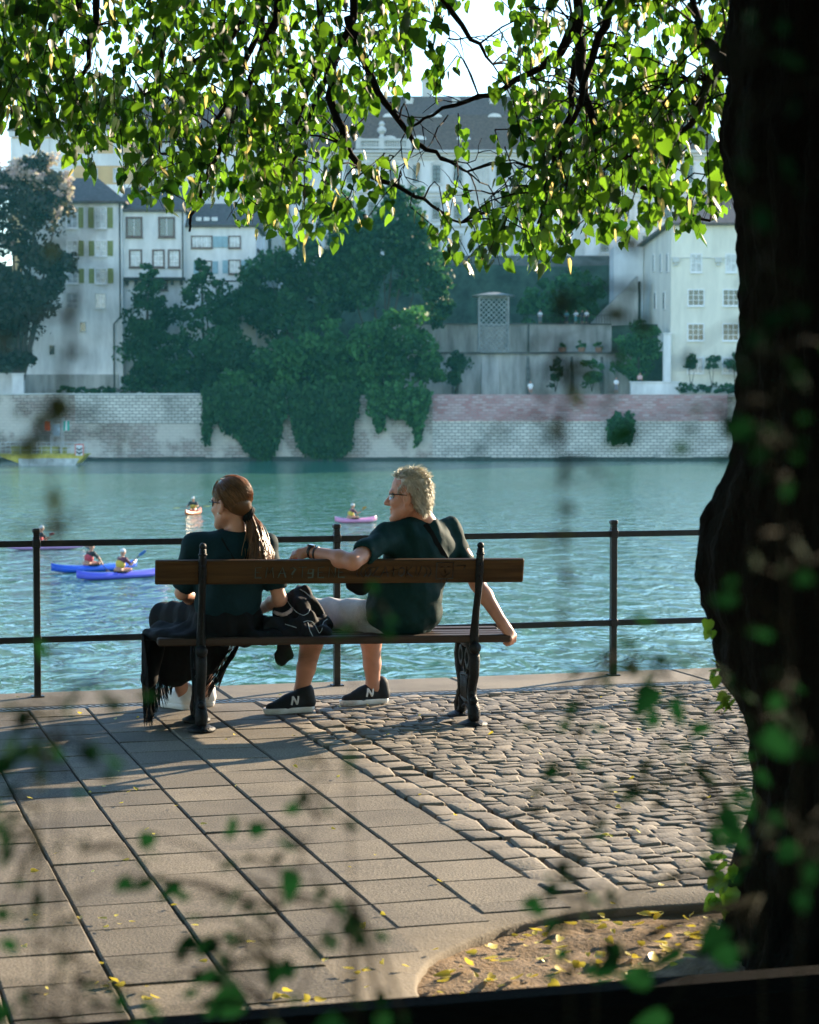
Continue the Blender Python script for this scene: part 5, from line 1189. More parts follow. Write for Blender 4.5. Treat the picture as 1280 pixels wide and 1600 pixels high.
# hair
M_hairm = hair_mat('grey blond hair', (.34, .30, .24), (.78, .72, .62))
HS = SDF(A(hc) - .2, A(hc) + .2, .005); sc = 1.12
HS.ell(Lh(-.02, 0, .052), np.array((.095, .079, .089)) * sc, Mh, .01); HS.ell(Lh(-.06, 0, -.02), np.array((.048, .062, .08)) * sc, Mh, .03)
def hcut(p, n): HS.cut(Lh(*p), Mh @ np.array(n))
hcut((.05, 0, .02), (.62, 0, -.78)); hcut((.092, 0, .06), (1, 0, 0)); hcut((0, 0, -.095), (.25, 0, -1))
HS.ell(Lh(.012, .085, -.015), np.array((.03, .03, .05)) * sc, Mh, .01, 's'); HS.ell(Lh(.012, -.085, -.015), np.array((.03, .03, .05)) * sc, Mh, .01, 's')
HS.warp(folds([(90, 60, 50, 0, .6), (-70, 90, 80, 1, .5)], .006)); V_, Q_ = HS.mesh(); hm = raw_mesh('hair', V_, Q_, M_hairm, man, attr=np.full(len(V_), .35))
ch = []
pick = rng.choice(len(V_), 2600)
hcv = A(hc)
for i in pick:
    p = V_[i]; q = Mh.T @ (p - hcv) / sc
    if q[2] < -.1: continue
    nrm = Mh @ (np.array([q[0] + .02, q[1], q[2] - .03])); nrm /= np.linalg.norm(nrm)
    top = q[2] > .09; flow = Mh @ np.array([(.12 if q[0] > .03 else -.45) if top else -.4, .4 * np.sign(q[1]) + .2 if top else .12 * np.sign(q[1]), (.35 if q[0] > .03 else .02) if top else -.7]); j = rng.normal(0, .22, 3); L_ = rng.uniform(.014, .027)
    d0 = nrm * (.26 if top else .14) + flow * .9 + j; d0 /= np.linalg.norm(d0); d1 = d0 + flow * .5 + np.array([0, 0, -.25]); d1 /= np.linalg.norm(d1)
    ch.append([p - nrm * .004, p + d0 * L_ * .4, p + d0 * L_ * .55 + d1 * L_ * .3, p + d0 * L_ * .6 + d1 * L_ * .6])
strands('lock', M_hairm, hm, ch, .0022, .0008)
# glasses
def glasses(root, Lx, M, sc, h=.020, wide=.026, m=M_lens):
    g = MB()
    for s_ in (1, -1):
        c = Lx(.094, s_ * .034, .008); V = []
        for k in range(16):
            q = 2 * math.pi * k / 16; V.append(c + sc * (M @ np.array([-.030 * (abs(math.cos(q)) if s_ * math.cos(q) > 0 else 0), wide * math.cos(q), h * math.sin(q) * (1 if math.sin(q) > 0 else 1.1)])))
        V = [Vector(v) for v in V]; o = Vector(M @ np.array([-.003, 0, 0])); g.add(V + [v + o for v in V], [tuple(range(16)), tuple(range(31, 15, -1))] + [(k, 16 + k, 16 + (k + 1) % 16, (k + 1) % 16) for k in range(16)])
    gl = g.build('sunglasses', m, root); f = MB()
    for s_ in (1, -1): f.tube([Lx(.084, s_ * .060, .016), Lx(.05, s_ * .073, .014), Lx(-.005, s_ * .081, .010), Lx(-.02, s_ * .08, -.005)], [.004, .003, .003, .002], 6)
    f.tube([Lx(.096, .01, .012), Lx(.101, 0, .014), Lx(.096, -.01, .012)], .002, 6); f.build('temple', M_plastic, gl)
    ey = MB()
    for s_ in (1, -1): ey = MB(); ey.ball(Lx(.076, s_ * .032, .008), .012 * sc, 8); ey.build('eye', M_solew, root, smooth=True)
glasses(man, Lh, Mh, 1.12)
# wrist watch and band
wt = MB(); ax = (Lw - Le).normalized(); c0 = Lw - ax * .012; b_ = Vector((0, 0, 1)) - ax * ax.z; b_.normalize(); a_ = ax.cross(b_)
for o, w_ in ((0, .011), (-.035, .006)): 
    for t_ in (-.5, 0, .5): wt.torus(c0 + ax * (o + t_ * w_), .0345, .0035, a_, b_, 20, 6)
wo = wt.build('watch', M_plastic, man, smooth=True); wf = MB(); wf.box(c0 + b_ * .036 - a_ * .006, (.036, .034, .012), bevel=.004, M=Matrix((ax, a_, b_)).transposed()); wf.build('watch_face', M_lens, wo)
rd = MB(); rd.ball(W(463, 873, 10.99), .016, 8, 1.3, 1, .9); ro = rd.build('red_wrapper', mat('red foil', (.65, .05, .03), .4, scale=40, var=.3, bump=.5), smooth=True, loc=tuple(W(463, 873, 10.99))); tag(ro, "small crumpled red wrapper held in the man's hand over the backrest", 'wrapper')
# his shoulder bag
bag = empty('shoulder_bag', W(563, 930, 11.2), 0, "black shoulder bag with its strap across the man's back and pouch on his hip", 'bag')
B_ = SDF(A(W(563, 918, 11.17)) - .14, A(W(563, 918, 11.17)) + .14, .006); B_.ell(W(564, 916, 11.15), (.055, .04, .052), None, 0); B_.cone(W(548, 914, 11.14), W(575, 908, 11.14), .028, .03, .03); B_.build('pouch', M_black, bag)
sp = MB(); pts = [hit(T_, x, y, 10.7, 11.8, .004) for x, y in ((664, 819), (672, 832), (682, 850), (692, 866), (701, 882), (706, 896), (706, 910))]; ribbon(sp, pts, .036, (.1, -1, .15), .004)
sp.build('strap', M_black, bag)

# ------------------------------------------------------------------ the woman
base = W(355, 1000, 11.1); base.z = .5
S_ = SDF((-1.42, 10.72, -.01), (-.58, 12.1, 1.36), .0055)
ew = Vector((.93, .36, 0)).normalized(); fww = Vector((-ew.y, ew.x, 0)); MW = np.array([ew, fww, Vector((0, 0, 1))]).T
Ls, Rs = W(304, 853, 11.02), W(414, 853, 11.12); Le, Lw = W(285, 926, 11.1), W(325, 950, 11.42); Re, Rw = W(437, 936, 11.13), W(402, 955, 11.42)
S_.ell(W(356, 965, 11.1), (.16, .13, .11), MW); S_.ell(W(358, 920, 11.08), (.14, .11, .14), MW, .05); S_.ell(W(360, 870, 11.07), (.155, .10, .15), MW, .05); S_.cone(Ls, Rs, .045, .045, .04)
hcw = W(359, 788, 11.08); nb = W(372, 838, 11.07)
S_.cone(nb, W(366, 806, 11.07), .052, .048, .03)
Lx, Mx = head(S_, hcw, Vector((-.80, .60, -.03)), 1.06)
S_.chain([Ls, Ls.lerp(Le, .5), Le], [.046, .043, .038], .02); S_.chain([Le, Le.lerp(Lw, .3), Lw], [.038, .038, .025], .02)
S_.chain([Rs, Rs.lerp(Re, .5), Re], [.046, .043, .038], .02); S_.chain([Re, Re.lerp(Rw, .3), Rw], [.038, .038, .025], .02)
hand(S_, Lw, (.4, .9, -.1), (0, 0, 1), 1, (20, 25, 28, 30), .92); hand(S_, Rw, (-.5, .85, -.1), (0, 0, 1), -1, (20, 25, 28, 30), .92)
Lk, Rk = W(260, 968, 11.52), W(343, 972, 11.62); La, Ra = W(284, 1075, 11.72), W(318, 1070, 11.8)
S_.chain([W(335, 968, 11.15), Lk, Lk.lerp(La, .4), La], [.085, .062, .055, .036], .03); S_.chain([W(375, 968, 11.18), Rk, Rk.lerp(Ra, .4), Ra], [.085, .062, .055, .036], .03)
lfw = (W(294, 1107, 11.72), W(252, 1100, 11.9)); rfw = (W(330, 1097, 11.85), W(290, 1092, 12.0))
for an, (hl, tt) in ((La, lfw), (Ra, rfw)):
    h2 = Vector((hl.x, hl.y, .05)).lerp(Vector((tt.x, tt.y, .05)), .14); S_.cone(an, h2, .034, .032, .02); S_.cone(h2, Vector((tt.x, tt.y, .05)).lerp(h2, .35), .03, .026, .02)
woman = S_.build('person', M_skinw, None, base)
tag(woman, 'woman with brown ponytail and black skirt sitting at the left end of the bench', 'person')
T_ = SDF((-1.45, 10.75, .5), (-.55, 11.5, 1.2), .0055)
lsl, rsl = Ls.lerp(Le, .78), Rs.lerp(Re, .70)
T_.chain([Ls, lsl], [.064, .066], .03); T_.chain([Rs, rsl], [.062, .062], .03)
T_.cone(lsl + (lsl - Ls).normalized() * .045, lsl + (lsl - Ls).normalized() * .12, .054, .054, .003, 's'); T_.cone(rsl + (rsl - Rs).normalized() * .045, rsl + (rsl - Rs).normalized() * .12, .052, .052, .003, 's')
T_.ell(W(355, 945, 11.09), (.182, .14, .12), MW, .03); T_.ell(W(358, 915, 11.08), (.178, .132, .15), MW, .05); T_.ell(W(360, 872, 11.07), (.19, .122, .17), MW, .05); T_.cone(Ls, Rs, .060, .060, .05)
T_.warp(folds([(30, 12, 30, 0, .6), (-30, 20, 40, 1.3, .5), (60, -20, 12, 2, .3)], .005))
T_.ell(nb + Vector((-.01, -.02, .075)), (.095, .085, .052), None, .004, 's')
V_, Q_ = T_.mesh(); raw_mesh('top', V_, Q_, M_shirtw, woman)
K_ = SDF((-1.62, 10.75, .12), (-.5, 12.1, .84), .007)
K_.ell(W(353, 968, 11.1), (.19, .155, .12), MW, .04); K_.cone(W(330, 968, 11.15), W(262, 968, 11.5), .115, .095, .05); K_.cone(W(378, 970, 11.18), W(345, 974, 11.6), .11, .09, .05)
K_.cone(W(262, 972, 11.52), W(268, 1050, 11.66), .09, .085, .05); K_.cone(W(345, 978, 11.62), W(325, 1040, 11.74), .085, .06, .05); K_.cone(W(300, 975, 11.55), W(300, 1045, 11.68), .09, .07, .06)
K_.ell(W(300, 990, 11.12), (.26, .24, .05), None, .05); K_.ell(W(400, 992, 11.15), (.22, .2, .05), None, .05); K_.cone(W(246, 985, 11.2), W(236, 1060, 11.2), .045, .05, .05)
K_.warp(folds([(38, 30, 5, 0, .7), (22, -34, 9, 1, .6), (60, 18, 4, 2, .2)], .009))
V_, Q_ = K_.mesh(); sk = raw_mesh('skirt', V_, Q_, M_black, woman)
M_tulle = mat('black tulle', (.004, .004, .005), .8, scale=40, spec=.2)
ch = []
def hang(tops, bots, n, sway=.012):
    for _ in range(n):
        t_ = rng.random() * (len(tops) - 1); i = int(t_); f = t_ - i; a = W(*tops[i]).lerp(W(*tops[i + 1]), f); b = W(*bots[i]).lerp(W(*bots[i + 1]), f); b.z += rng.normal(0, .018)
        ch.append([A(a.lerp(b, s_)) + np.array([sway * math.sin(s_ * 5 + t_ * 9) * s_ * 1.0, sway * math.cos(s_ * 4 + t_ * 7) * s_, 0]) + rng.normal(0, .0015, 3) for s_ in np.linspace(0, 1, 9)])
hang([(224, 992, 10.98), (222, 990, 11.1), (226, 990, 11.25), (240, 990, 11.4)], [(238, 1128, 11.0), (226, 1122, 11.1), (232, 1118, 11.25), (246, 1108, 11.4)], 420)
hang([(232, 1000, 11.4), (250, 1000, 11.62), (275, 1000, 11.7)], [(240, 1105, 11.45), (258, 1090, 11.66), (268, 1078, 11.74)], 170)
hang([(376, 1005, 11.5), (372, 1004, 11.65), (345, 1004, 11.7)], [(345, 1060, 11.6), (322, 1088, 11.72), (305, 1075, 11.75)], 130)
strands('tulle_fringe', M_tulle, sk, ch, .0022, .0016)
shoe(woman, lfw[0], lfw[1], (M_solew, M_solew, M_solew), ln=.25); shoe(woman, rfw[0], rfw[1], (M_solew, M_solew, M_solew), ln=.25)
# hair: cap, tied ponytail and locks
M_hairw = hair_mat('brown hair', (.050, .026, .011), (.40, .215, .08), .33)
sc = 1.06; HS = SDF(A(hcw) - .22, A(hcw) + .22, .005)
HS.ell(Lx(-.02, 0, .050), np.array((.102, .083, .093)) * sc, Mx, .01); HS.ell(Lx(-.065, 0, .0), np.array((.05, .055, .055)) * sc, Mx, .03)
HS.cut(Lx(.055, 0, .03), Mx @ np.array((.72, 0, -.70))); HS.cut(Lx(-.0, 0, -.058), Mx @ np.array((.35, 0, -1)))
tie = A(W(389, 804, 11.06)); tie_d = tie
HS.cone(Lx(-.085, 0, .0), tie, .034, .022, .04)
HS.ell(Lx(.0, .088, -.02), np.array((.026, .02, .045)) * sc, Mx, .008, 's')
V_, Q_ = HS.mesh(); hw = raw_mesh('hair', V_, Q_, M_hairw, woman, attr=np.full(len(V_), .2))
ch = []; ce = Lx(-.02, 0, .05); rad = np.array((.104, .085, .095)) * sc
for _ in range(900):
    d = rng.normal(size=3); d /= np.linalg.norm(d); q = d * rad
    if d[0] * .72 - d[2] * .70 > .25 or d[2] < -.8: continue
    pts = []; p = q.copy(); tl = Mx.T @ (tie - ce)
    for s_ in np.linspace(0, 1, 12):
        s2 = s_ ** 1.3; r_ = q * (1 - s2) + tl * s2; k = np.linalg.norm(r_ / rad); lim = 1.05 + .015 * rng.normal() if s_ < .8 else max(k, 1) 
        lim += .05 * s_
        if s_ < .9 and k < lim: r_ = r_ / k * (lim * (1 - max(0, s_ - .6) * 1.2) + k * max(0, s_ - .6) * 1.2)
        pts.append(ce + Mx @ r_ + rng.normal(0, .001, 3))
    ch.append(pts)
tail = [tie, A(W(397, 822, 11.04)), A(W(402, 845, 11.01)), A(W(405, 866, 10.98)), A(W(404, 884, 10.96)), A(W(402, 897, 10.95))]
def spl(P_, s_): i = min(int(s_ * (len(P_) - 1)), len(P_) - 2); f = s_ * (len(P_) - 1) - i; return P_[i] * (1 - f) + P_[i + 1] * f
for _ in range(520):
    o = rng.normal(0, 1, 3) * np.array([.016, .014, .004]); ln = rng.uniform(.6, 1.05); ph = rng.uniform(0, 6); curl = rng.normal(0, .022)
    pts = []
    for s_ in np.linspace(0, 1, 12):
        u_ = min(1, s_ * ln); w_ = .55 + 1.1 * math.sin(min(1, u_ * 1.5) * 1.9) * .8
        pts.append(spl(tail, u_) + o * w_ + np.array([curl * s_ ** 2 + .006 * math.sin(u_ * 9 + ph), .004 * math.cos(u_ * 8 + ph), -.0 + .012 * max(0, s_ - .85) * rng.normal()]))
    ch.append(pts)
for x0, y0, x1, y1 in ( (362, 808, 350, 838), (372, 808, 356, 832), (380, 812, 352, 826)):
    a, b = hit(HS, x0, y0, 10.8, 11.4, .006), hit(S_, x1, y1, 10.8, 11.4, .006); ch.append([A(a.lerp(b, t_)) + np.array([-.012 * math.sin(t_ * 3.1), -.006, 0]) for t_ in np.linspace(0, 1, 8)])
strands('lock', M_hairw, hw, ch, .0021, .0008)
PT_ = SDF(np.min(tail, 0) - .08, np.max(tail, 0) + .08, .005); PT_.chain(tail[:5], [.018, .027, .028, .022, .010], .01); PT_.warp(folds([(90, 60, 20, 0, .6), (-70, 90, 16, 1, .5)], .006)); V_, Q_ = PT_.mesh(); raw_mesh('ponytail', V_, Q_, M_hairw, hw, attr=np.full(len(V_), .25))
sm = MB(); axp = Vector((1, 0, -.25)).normalized()
for k in range(5): sm.torus(tie + A(axp) * (k - 2) * .007, .033 + .004 * (k % 2), .013, Vector((0, 1, 0)), axp.cross(Vector((0, 1, 0))), 16, 6)
sm.build('scrunchie', M_black, hw, smooth=True)
glasses(woman, Lx, Mx, 1.06, .024, .029)
er = MB(); er.ball(Lx(.004, .086, -.044), .005, 8); er.build('earring', M_solew, woman, smooth=True)
st = MB(); pts = [hit(T_, x, y, 10.7, 11.6, .003) for x, y in ((341, 829), (347, 842), (356, 858), (366, 874), (375, 890))]; ribbon(st, pts, .009, (0, -1, .2), .003); bs = st.build('cord_strap', M_black, woman)

# ------------------------------------------------------------------ jacket lying between them
jb = W(470, 992, 11.2); jb.z = .5
J_ = SDF(A(W(470, 970, 11.2)) - np.array([.33, .36, .30]), A(W(470, 970, 11.2)) + np.array([.28, .42, .22]), .006)
J_.ell(W(462, 988, 11.2), (.19, .18, .045), None, .03); J_.cone(W(440, 958, 11.2), W(468, 934, 11.25), .05, .055, .05); J_.cone(W(468, 934, 11.25), W(500, 972, 11.25), .055, .045, .05); J_.cone(W(420, 975, 11.1), W(480, 985, 11.1), .045, .04, .05); J_.cone(W(470, 945, 11.2), W(480, 985, 11.08), .06, .05, .05); J_.cone(W(500, 970, 11.2), W(512, 992, 11.1), .035, .025, .04)
J_.cone(W(440, 990, 11.42), W(443, 1026, 11.5), .038, .044, .03)
J_.warp(folds([(50, 30, 40, 0, .6), (-40, 50, 30, 1, .6), (80, -30, 50, 2, .35)], .012))
M_denim = mat('black denim', (.005, .006, .009), .8, scale=80, var=.2, bump=.15, bscale=300, bdist=.001, spec=.25)
jk = J_.build('jacket', M_denim, None, jb); tag(jk, 'crumpled black denim jacket with pale seams lying on the seat between the two people', 'jacket')
sm = MB()
for ln in (((447, 936), (455, 948), (464, 957), (474, 962), (482, 958), (484, 952)), ((474, 972), (480, 970), (488, 971), (494, 980), (499, 990), (503, 985), (505, 972), (512, 967)), ((481, 972), (484, 985), (490, 996)), ((468, 920), (478, 926), (488, 936)), ((445, 975), (455, 978), (464, 981))):
    dn = [(a[0] + (b[0] - a[0]) * t_ / 5, a[1] + (b[1] - a[1]) * t_ / 5) for a, b in zip(ln, ln[1:]) for t_ in range(5)] + [ln[-1]]
    P3 = [hit(J_, x, y, 10.7, 11.7, .0045) for x, y in dn]; P3 = [(P3[max(0, i - 1)] + P3[i] + P3[min(len(P3) - 1, i + 1)]) / 3 for i in range(len(P3))]; sm.tube(P3, .0024, 5)
sm.build('seam', mat('pale stitching', (.30, .36, .40), .8, scale=50), jk)
cf = MB(); cf.tube([hit(J_, x, y, 10.7, 11.7, .006) for x, y in ((428, 956), (434, 959), (441, 961), (448, 959), (454, 955), (457, 950))], [.008, .011, .012, .012, .011, .008], 8); cf.build('cuff', mat('pinkish grey cuff', (.42, .34, .34), .85, scale=40), jk, smooth=True)
# ------------------------------------------------------------------ kayaks
def kayak(label, c, ang, col, ln=4.0, col2=None, pale_half=False):
    k = empty('kayak', c, ang, label, 'kayak', 'kayaks on the river')
    V = []; n = 21; m = 12
    for i in range(n):
        t_ = -1 + 2 * i / (n - 1); wd = .31 * max(.02, (1 - abs(t_) ** 2.4)) ** .8; zt = .16 + .14 * abs(t_) ** 3; zb = -.10 + .16 * abs(t_) ** 4
        for j in range(m):
            q = 2 * math.pi * j / m; y = wd * math.cos(q); s_ = math.sin(q); V.append((t_ * ln / 2, y, (zt * s_ + .04) if s_ > 0 else .04 + (.04 - zb) * s_))
    Fs = [(i * m + j, i * m + (j + 1) % m, (i + 1) * m + (j + 1) % m, (i + 1) * m + j) for i in range(n - 1) for j in range(m)] + [tuple(range(m - 1, -1, -1)), tuple(range((n - 1) * m, n * m))]
    mb = MB(); mb.add(V, Fs, .5); mb.build('hull', mat('kayak plastic', col, .3, scale=3, var=.08), k, world=False, smooth=True)
    mb = MB(); mb.torus((-.1, 0, .2), .3, .03, (1.4, 0, 0), (0, .75, 0), 16, 6); mb.lathe((-.1, 0, .17), [(.30, 0), (.30, .03), (.02, .035)], 14, 1.2, .75); mb.build('spray_deck', M_black, k, world=False, smooth=True)
    mb = MB(); mb.tube([(-ln / 2 + .25, 0, .2), (-ln / 2 + .7, 0, .215)], .012, 5); mb.tube([(ln / 2 - .7, 0, .215), (ln / 2 - .25, 0, .2)], .012, 5); mb.build('grab_line', M_solew, k, world=False)
    k.scale = (.8, .8, .8); return k
def paddler(label, c, ang, shirt, vest, helmet, paddle_col, roll, lean=.1, glabel='yellow'):
    f = Vector((math.cos(ang), math.sin(ang), 0)); l = Vector((-f.y, f.x, 0)); up = Vector((0, 0, 1)); s0 = c + f * -.12
    def q(a, b, z): return s0 + f * a + l * b + up * z
    S_ = SDF(A(c) - np.array([.85, .85, .1]), A(c) + np.array([.85, .85, 1.15]), .022)
    MB_ = np.array([f, l, up]).T; sh = [q(.08 + lean, b, .66) for b in (.2, -.2)]; hd = [q(.50, .34, .42 + .22 * roll), q(.50, -.34, .42 - .22 * roll)]
    S_.ell(q(0, 0, .25), (.16, .19, .14), MB_, .05); S_.ell(q(.05 + lean * .6, 0, .52), (.13, .19, .24), MB_, .08); S_.cone(sh[0], sh[1], .07, .07, .05); S_.cone(q(.08 + lean, 0, .72), q(.1 + lean, 0, .82), .055, .055, .03)
    S_.ell(q(.11 + lean, 0, .91), (.10, .08, .125), MB_, .02); S_.cone(q(.2 + lean, 0, .91), q(.225 + lean, 0, .89), .015, .018, .015)
    for i, b in enumerate((1, -1)):
        el = q(.3 + lean * .5, b * .33, .46); S_.chain([sh[i], el, hd[i]], [.058, .046, .036], .03); S_.ell(hd[i], (.05, .045, .04), MB_, .02)
        S_.chain([q(.0, b * .1, .2), q(.45, b * .12, .26)], [.09, .07], .04)
    p = S_.build('person', M_skin, None, tuple(c)); tag(p, label, 'person', 'kayakers on the river'); p.scale = (.8, .8, .8)
    T_ = SDF(A(c) - np.array([.6, .6, 0]), A(c) + np.array([.6, .6, 1.0]), .022); T_.ell(q(.05 + lean * .6, 0, .50), (.145, .205, .25), MB_, .05); T_.cone(sh[0], sh[1], .085, .085, .05)
    for i, b in enumerate((1, -1)): T_.cone(sh[i], sh[i].lerp(q(.3 + lean * .5, b * .33, .46), .7), .075, .065, .03)
    V_, Q_ = T_.mesh(); raw_mesh('shirt', V_, Q_, shirt, p)
    T_ = SDF(A(c) - np.array([.6, .6, 0]), A(c) + np.array([.6, .6, 1.0]), .022); T_.ell(q(.04 + lean * .5, 0, .47), (.175, .215, .2), MB_, .05); V_, Q_ = T_.mesh(); raw_mesh('life_vest', V_, Q_, vest, p)
    T_ = SDF(A(c) + np.array([-.4, -.4, .6]), A(c) + np.array([.5, .5, 1.15]), .016); T_.ell(q(.095 + lean, 0, .945), (.125, .105, .115), MB_, 0); T_.cut(q(.0, 0, .93), A(-up)); V_, Q_ = T_.mesh(); raw_mesh('helmet', V_, Q_, helmet, p)
    pd = empty('paddle', hd[0].lerp(hd[1], .5), 0, 'double paddle with ' + glabel + ' blades held by the ' + label.split(' on ')[0].split(' in the')[0], 'paddle', 'paddles'); d = (hd[0] - hd[1]).normalized(); cc = hd[0].lerp(hd[1], .5)
    mb = MB(); mb.tube([cc - d * .85, cc + d * .85], .016, 6); mb.build('shaft', M_plastic, pd)
    for s_ in (1, -1):
        mb = MB(); fl = f * .09; a = cc + d * s_ * .75; b = cc + d * s_ * 1.2; t2 = d.cross(f) * .02
        mb.prism([a - fl * .3, a.lerp(b, .3) - fl * 1.1, a.lerp(b, .8) - fl, b - fl * .4, b + fl * .4, a.lerp(b, .8) + fl, a.lerp(b, .3) + fl * 1.1, a + fl * .3], Vector(), t2); mb.build('blade', paddle_col, pd)
    pd.location = c + (pd.location - c) * .8; pd.scale = (.8, .8, .8)
def cm(n, c): return mat(n, c, .7, scale=10, var=.1)
M_yel, M_redv, M_blk, M_pur, M_whh, M_org = cm('yellow vest', (.65, .42, .05)), cm('red vest', (.50, .04, .06)), cm('black shirt', (.015, .016, .02)), cm('maroon shirt', (.12, .025, .05)), cm('pale helmet', (.6, .6, .58)), cm('orange blade', (.7, .3, .04))
M_bluev, M_yb = cm('blue blade', (.03, .16, .6)), cm('yellow blade', (.7, .6, .06))
Z0 = ZW + .05
def kay(px, py): p = WG(px, py, ZW); p.z = ZW + .06; return p
c = kay(148, 893); kayak('royal blue kayak, the farther of the two blue ones left of the bench', c, R(40), (.015, .10, .62), 3.9)
paddler('paddler in red vest and dark shirt on the farther blue kayak', c + Vector((-.15, -.1, 0)), R(40), M_blk, M_redv, M_plastic, M_blk, .9, .12, 'black')
c = kay(192, 904); kayak('blue and violet kayak, the nearer one beside the end of the bench', c, R(42), (.10, .10, .62), 4.1)
paddler('paddler in yellow vest and maroon shirt on the nearer blue kayak', c + Vector((-.05, 0, 0)), R(42), M_pur, M_yel, M_whh, M_bluev, -.9, .1, 'blue')
c = kay(302, 804); kayak('orange kayak seen end on by the face of the woman', c, R(-100), (.55, .15, .06), 3.6)
paddler('paddler in dark shirt and yellow vest on the orange kayak', c, R(-95), M_blk, M_yel, M_whh, M_yb, .1, .05, 'yellow')
c = kay(556, 817); kayak('pink kayak left of the head of the man', c, R(28), (.70, .26, .42), 2.7)
paddler('paddler in yellow vest and violet shirt on the pink kayak', c + Vector((-.2, -.1, 0)), R(28), M_pur, M_yel, M_whh, M_org, -.7, .1, 'orange')
c = kay(72, 859); kayak('lilac kayak half hidden behind the left railing post', c, R(20), (.55, .28, .52), 3.6)
paddler('paddler with pale helmet on the lilac kayak', c + Vector((-.2, -.1, 0)), R(20), M_blk, M_redv, M_whh, cm('crimson blade', (.5, .02, .05)), -.5, .1, 'crimson')
# ------------------------------------------------------------------ work barge
D = 212.0; bo = empty('work_barge', (X(66, D), D, ZW), 0, 'yellow work barge with railing and signal boards moored under the far wall at the left', 'barge')
xa, xb = X(-4, D), X(133, D); zd = Zp(711, D) 
mb = MB(); mb.prism([(xa, D, zd), (xa + 2.2, D, ZW + .25), (xb - .8, D, ZW + .25), (xb, D, zd)], (0, 0, 0), (0, 3.2, 0)); mb.build('hull', mat('yellow hull paint', (.60, .47, .06), .5, scale=2, var=.2), bo)
mb = MB(); mb.prism([(xa + 2.2, D - .03, ZW + .75), (xa + 2.25, D - .03, ZW - .3), (xb - 1.2, D - .03, ZW - .3), (xb - .6, D - .03, ZW + .75)], (0, 0, 0), (0, 3.26, 0)); mb.build('lower_hull', mat('scuffed white paint', (.5, .5, .46), .7, scale=1.2, var=.3), bo)
mb = MB(); mb.wbox(xa, xb + .1, D - .08, D + 3.28, zd + .002, zd + .14); mb.build('deck', mat('yellow deck', (.50, .42, .09), .7, scale=2), bo)
mb = MB()
n = 9
for y in (D + .05, D + 3.1):
    for i in range(n): mb.box((xa + .3 + (xb - xa - .6) * i / (n - 1), y, zd + .7), (.06, .06, 1.15))
    for h in (.55, .95, 1.3): mb.wbox(xa + .3, xb - .3, y - .025, y + .025, zd + h - .03, zd + h + .03)
mb.build('handrail', M_trim, bo)
mb = MB()
for x0 in (X(14, D), X(58, D)): mb.wbox(x0, x0 + 2.0, D + 1.2, D + 2.2, zd + .15, zd + .95, bevel=.05)
mb.wbox(X(94, D), X(100, D), D + 1, D + 2, zd + .15, zd + .8, bevel=.05); mb.build('deck_box', mat('olive box', (.36, .33, .10), .7, scale=2), bo)
mb = MB(); m0, m1 = X(77, D), X(94, D)
for x in (m0, m1):
    for y in (D + 1.2, D + 2.2): mb.box((x, y, (zd + Zp(652, D)) / 2), (.1, .1, Zp(652, D) - zd))
for py in (653, 662, 682, 694): mb.wbox(m0 + .05, m1 - .05, D + 1.17, D + 1.23, Zp(py, D) - .05, Zp(py, D) + .05)
mb.wbox(X(66, D), X(107, D), D + 1.15, D + 1.25, Zp(657, D), Zp(656, D)); mb.build('signal_mast', M_trim, bo)
mb = MB(); mb.wbox(m0 + .2, m1 - .2, D + 1.1, D + 1.16, Zp(681, D), Zp(663, D)); mb.build('grey_board', mat('grey panel', (.42, .5, .55), .5, scale=2), bo)
mb = MB(); mb.wbox(X(67, D), X(76, D), D + 1.0, D + 1.1, Zp(673, D), Zp(657.5, D)); mb.build('red_board', mat('signal red', (.85, .10, .03), .5, scale=2, var=.05), bo)
mb = MB(); mb.wbox(X(97, D), X(106, D), D + 1.0, D + 1.1, Zp(673, D), Zp(657.5, D)); gb = mb.build('green_board', mat('signal green', (.02, .42, .30), .5, scale=2, var=.05), bo)
mb = MB(); mb.wbox(X(100, D), X(102.6, D), D + .96, D + .997, Zp(673, D), Zp(657.5, D)); mb.build('white_stripe', M_solew, gb)
mb = MB(); xs0, xs1 = X(119, D), X(130, D); zs0, zs1 = Zp(712, D) + .02, Zp(695, D)
mb.wbox(xs0, xs1, D - .2, D - .14, zs0, zs1); sg = mb.build('chevron_sign', M_solew, bo)
mb = MB()
for h in (.25, .58): mb.prism([(xs0 + .06, D - .22, zs0 + (h + .2) * (zs1 - zs0)), ((xs0 + xs1) / 2, D - .22, zs0 + h * (zs1 - zs0)), (xs1 - .06, D - .22, zs0 + (h + .2) * (zs1 - zs0)), (xs1 - .06, D - .22, zs0 + (h + .02) * (zs1 - zs0)), ((xs0 + xs1) / 2, D - .22, zs0 + (h - .17) * (zs1 - zs0)), (xs0 + .06, D - .22, zs0 + (h + .02) * (zs1 - zs0))], (0, 0, 0), (0, .016, 0))
mb.build('chevron', M_dark, sg)
mb = MB(); 
for a, b, c_, d_ in ((xs0 - .08, xs1 + .08, zs1, zs1 + .1), (xs0 - .08, xs0, zs0, zs1), (xs1, xs1 + .08, zs0, zs1)): mb.wbox(a, b, D - .21, D - .13, c_, d_)
mb.build('red_border', mat('border red', (.7, .08, .05), .5), sg)

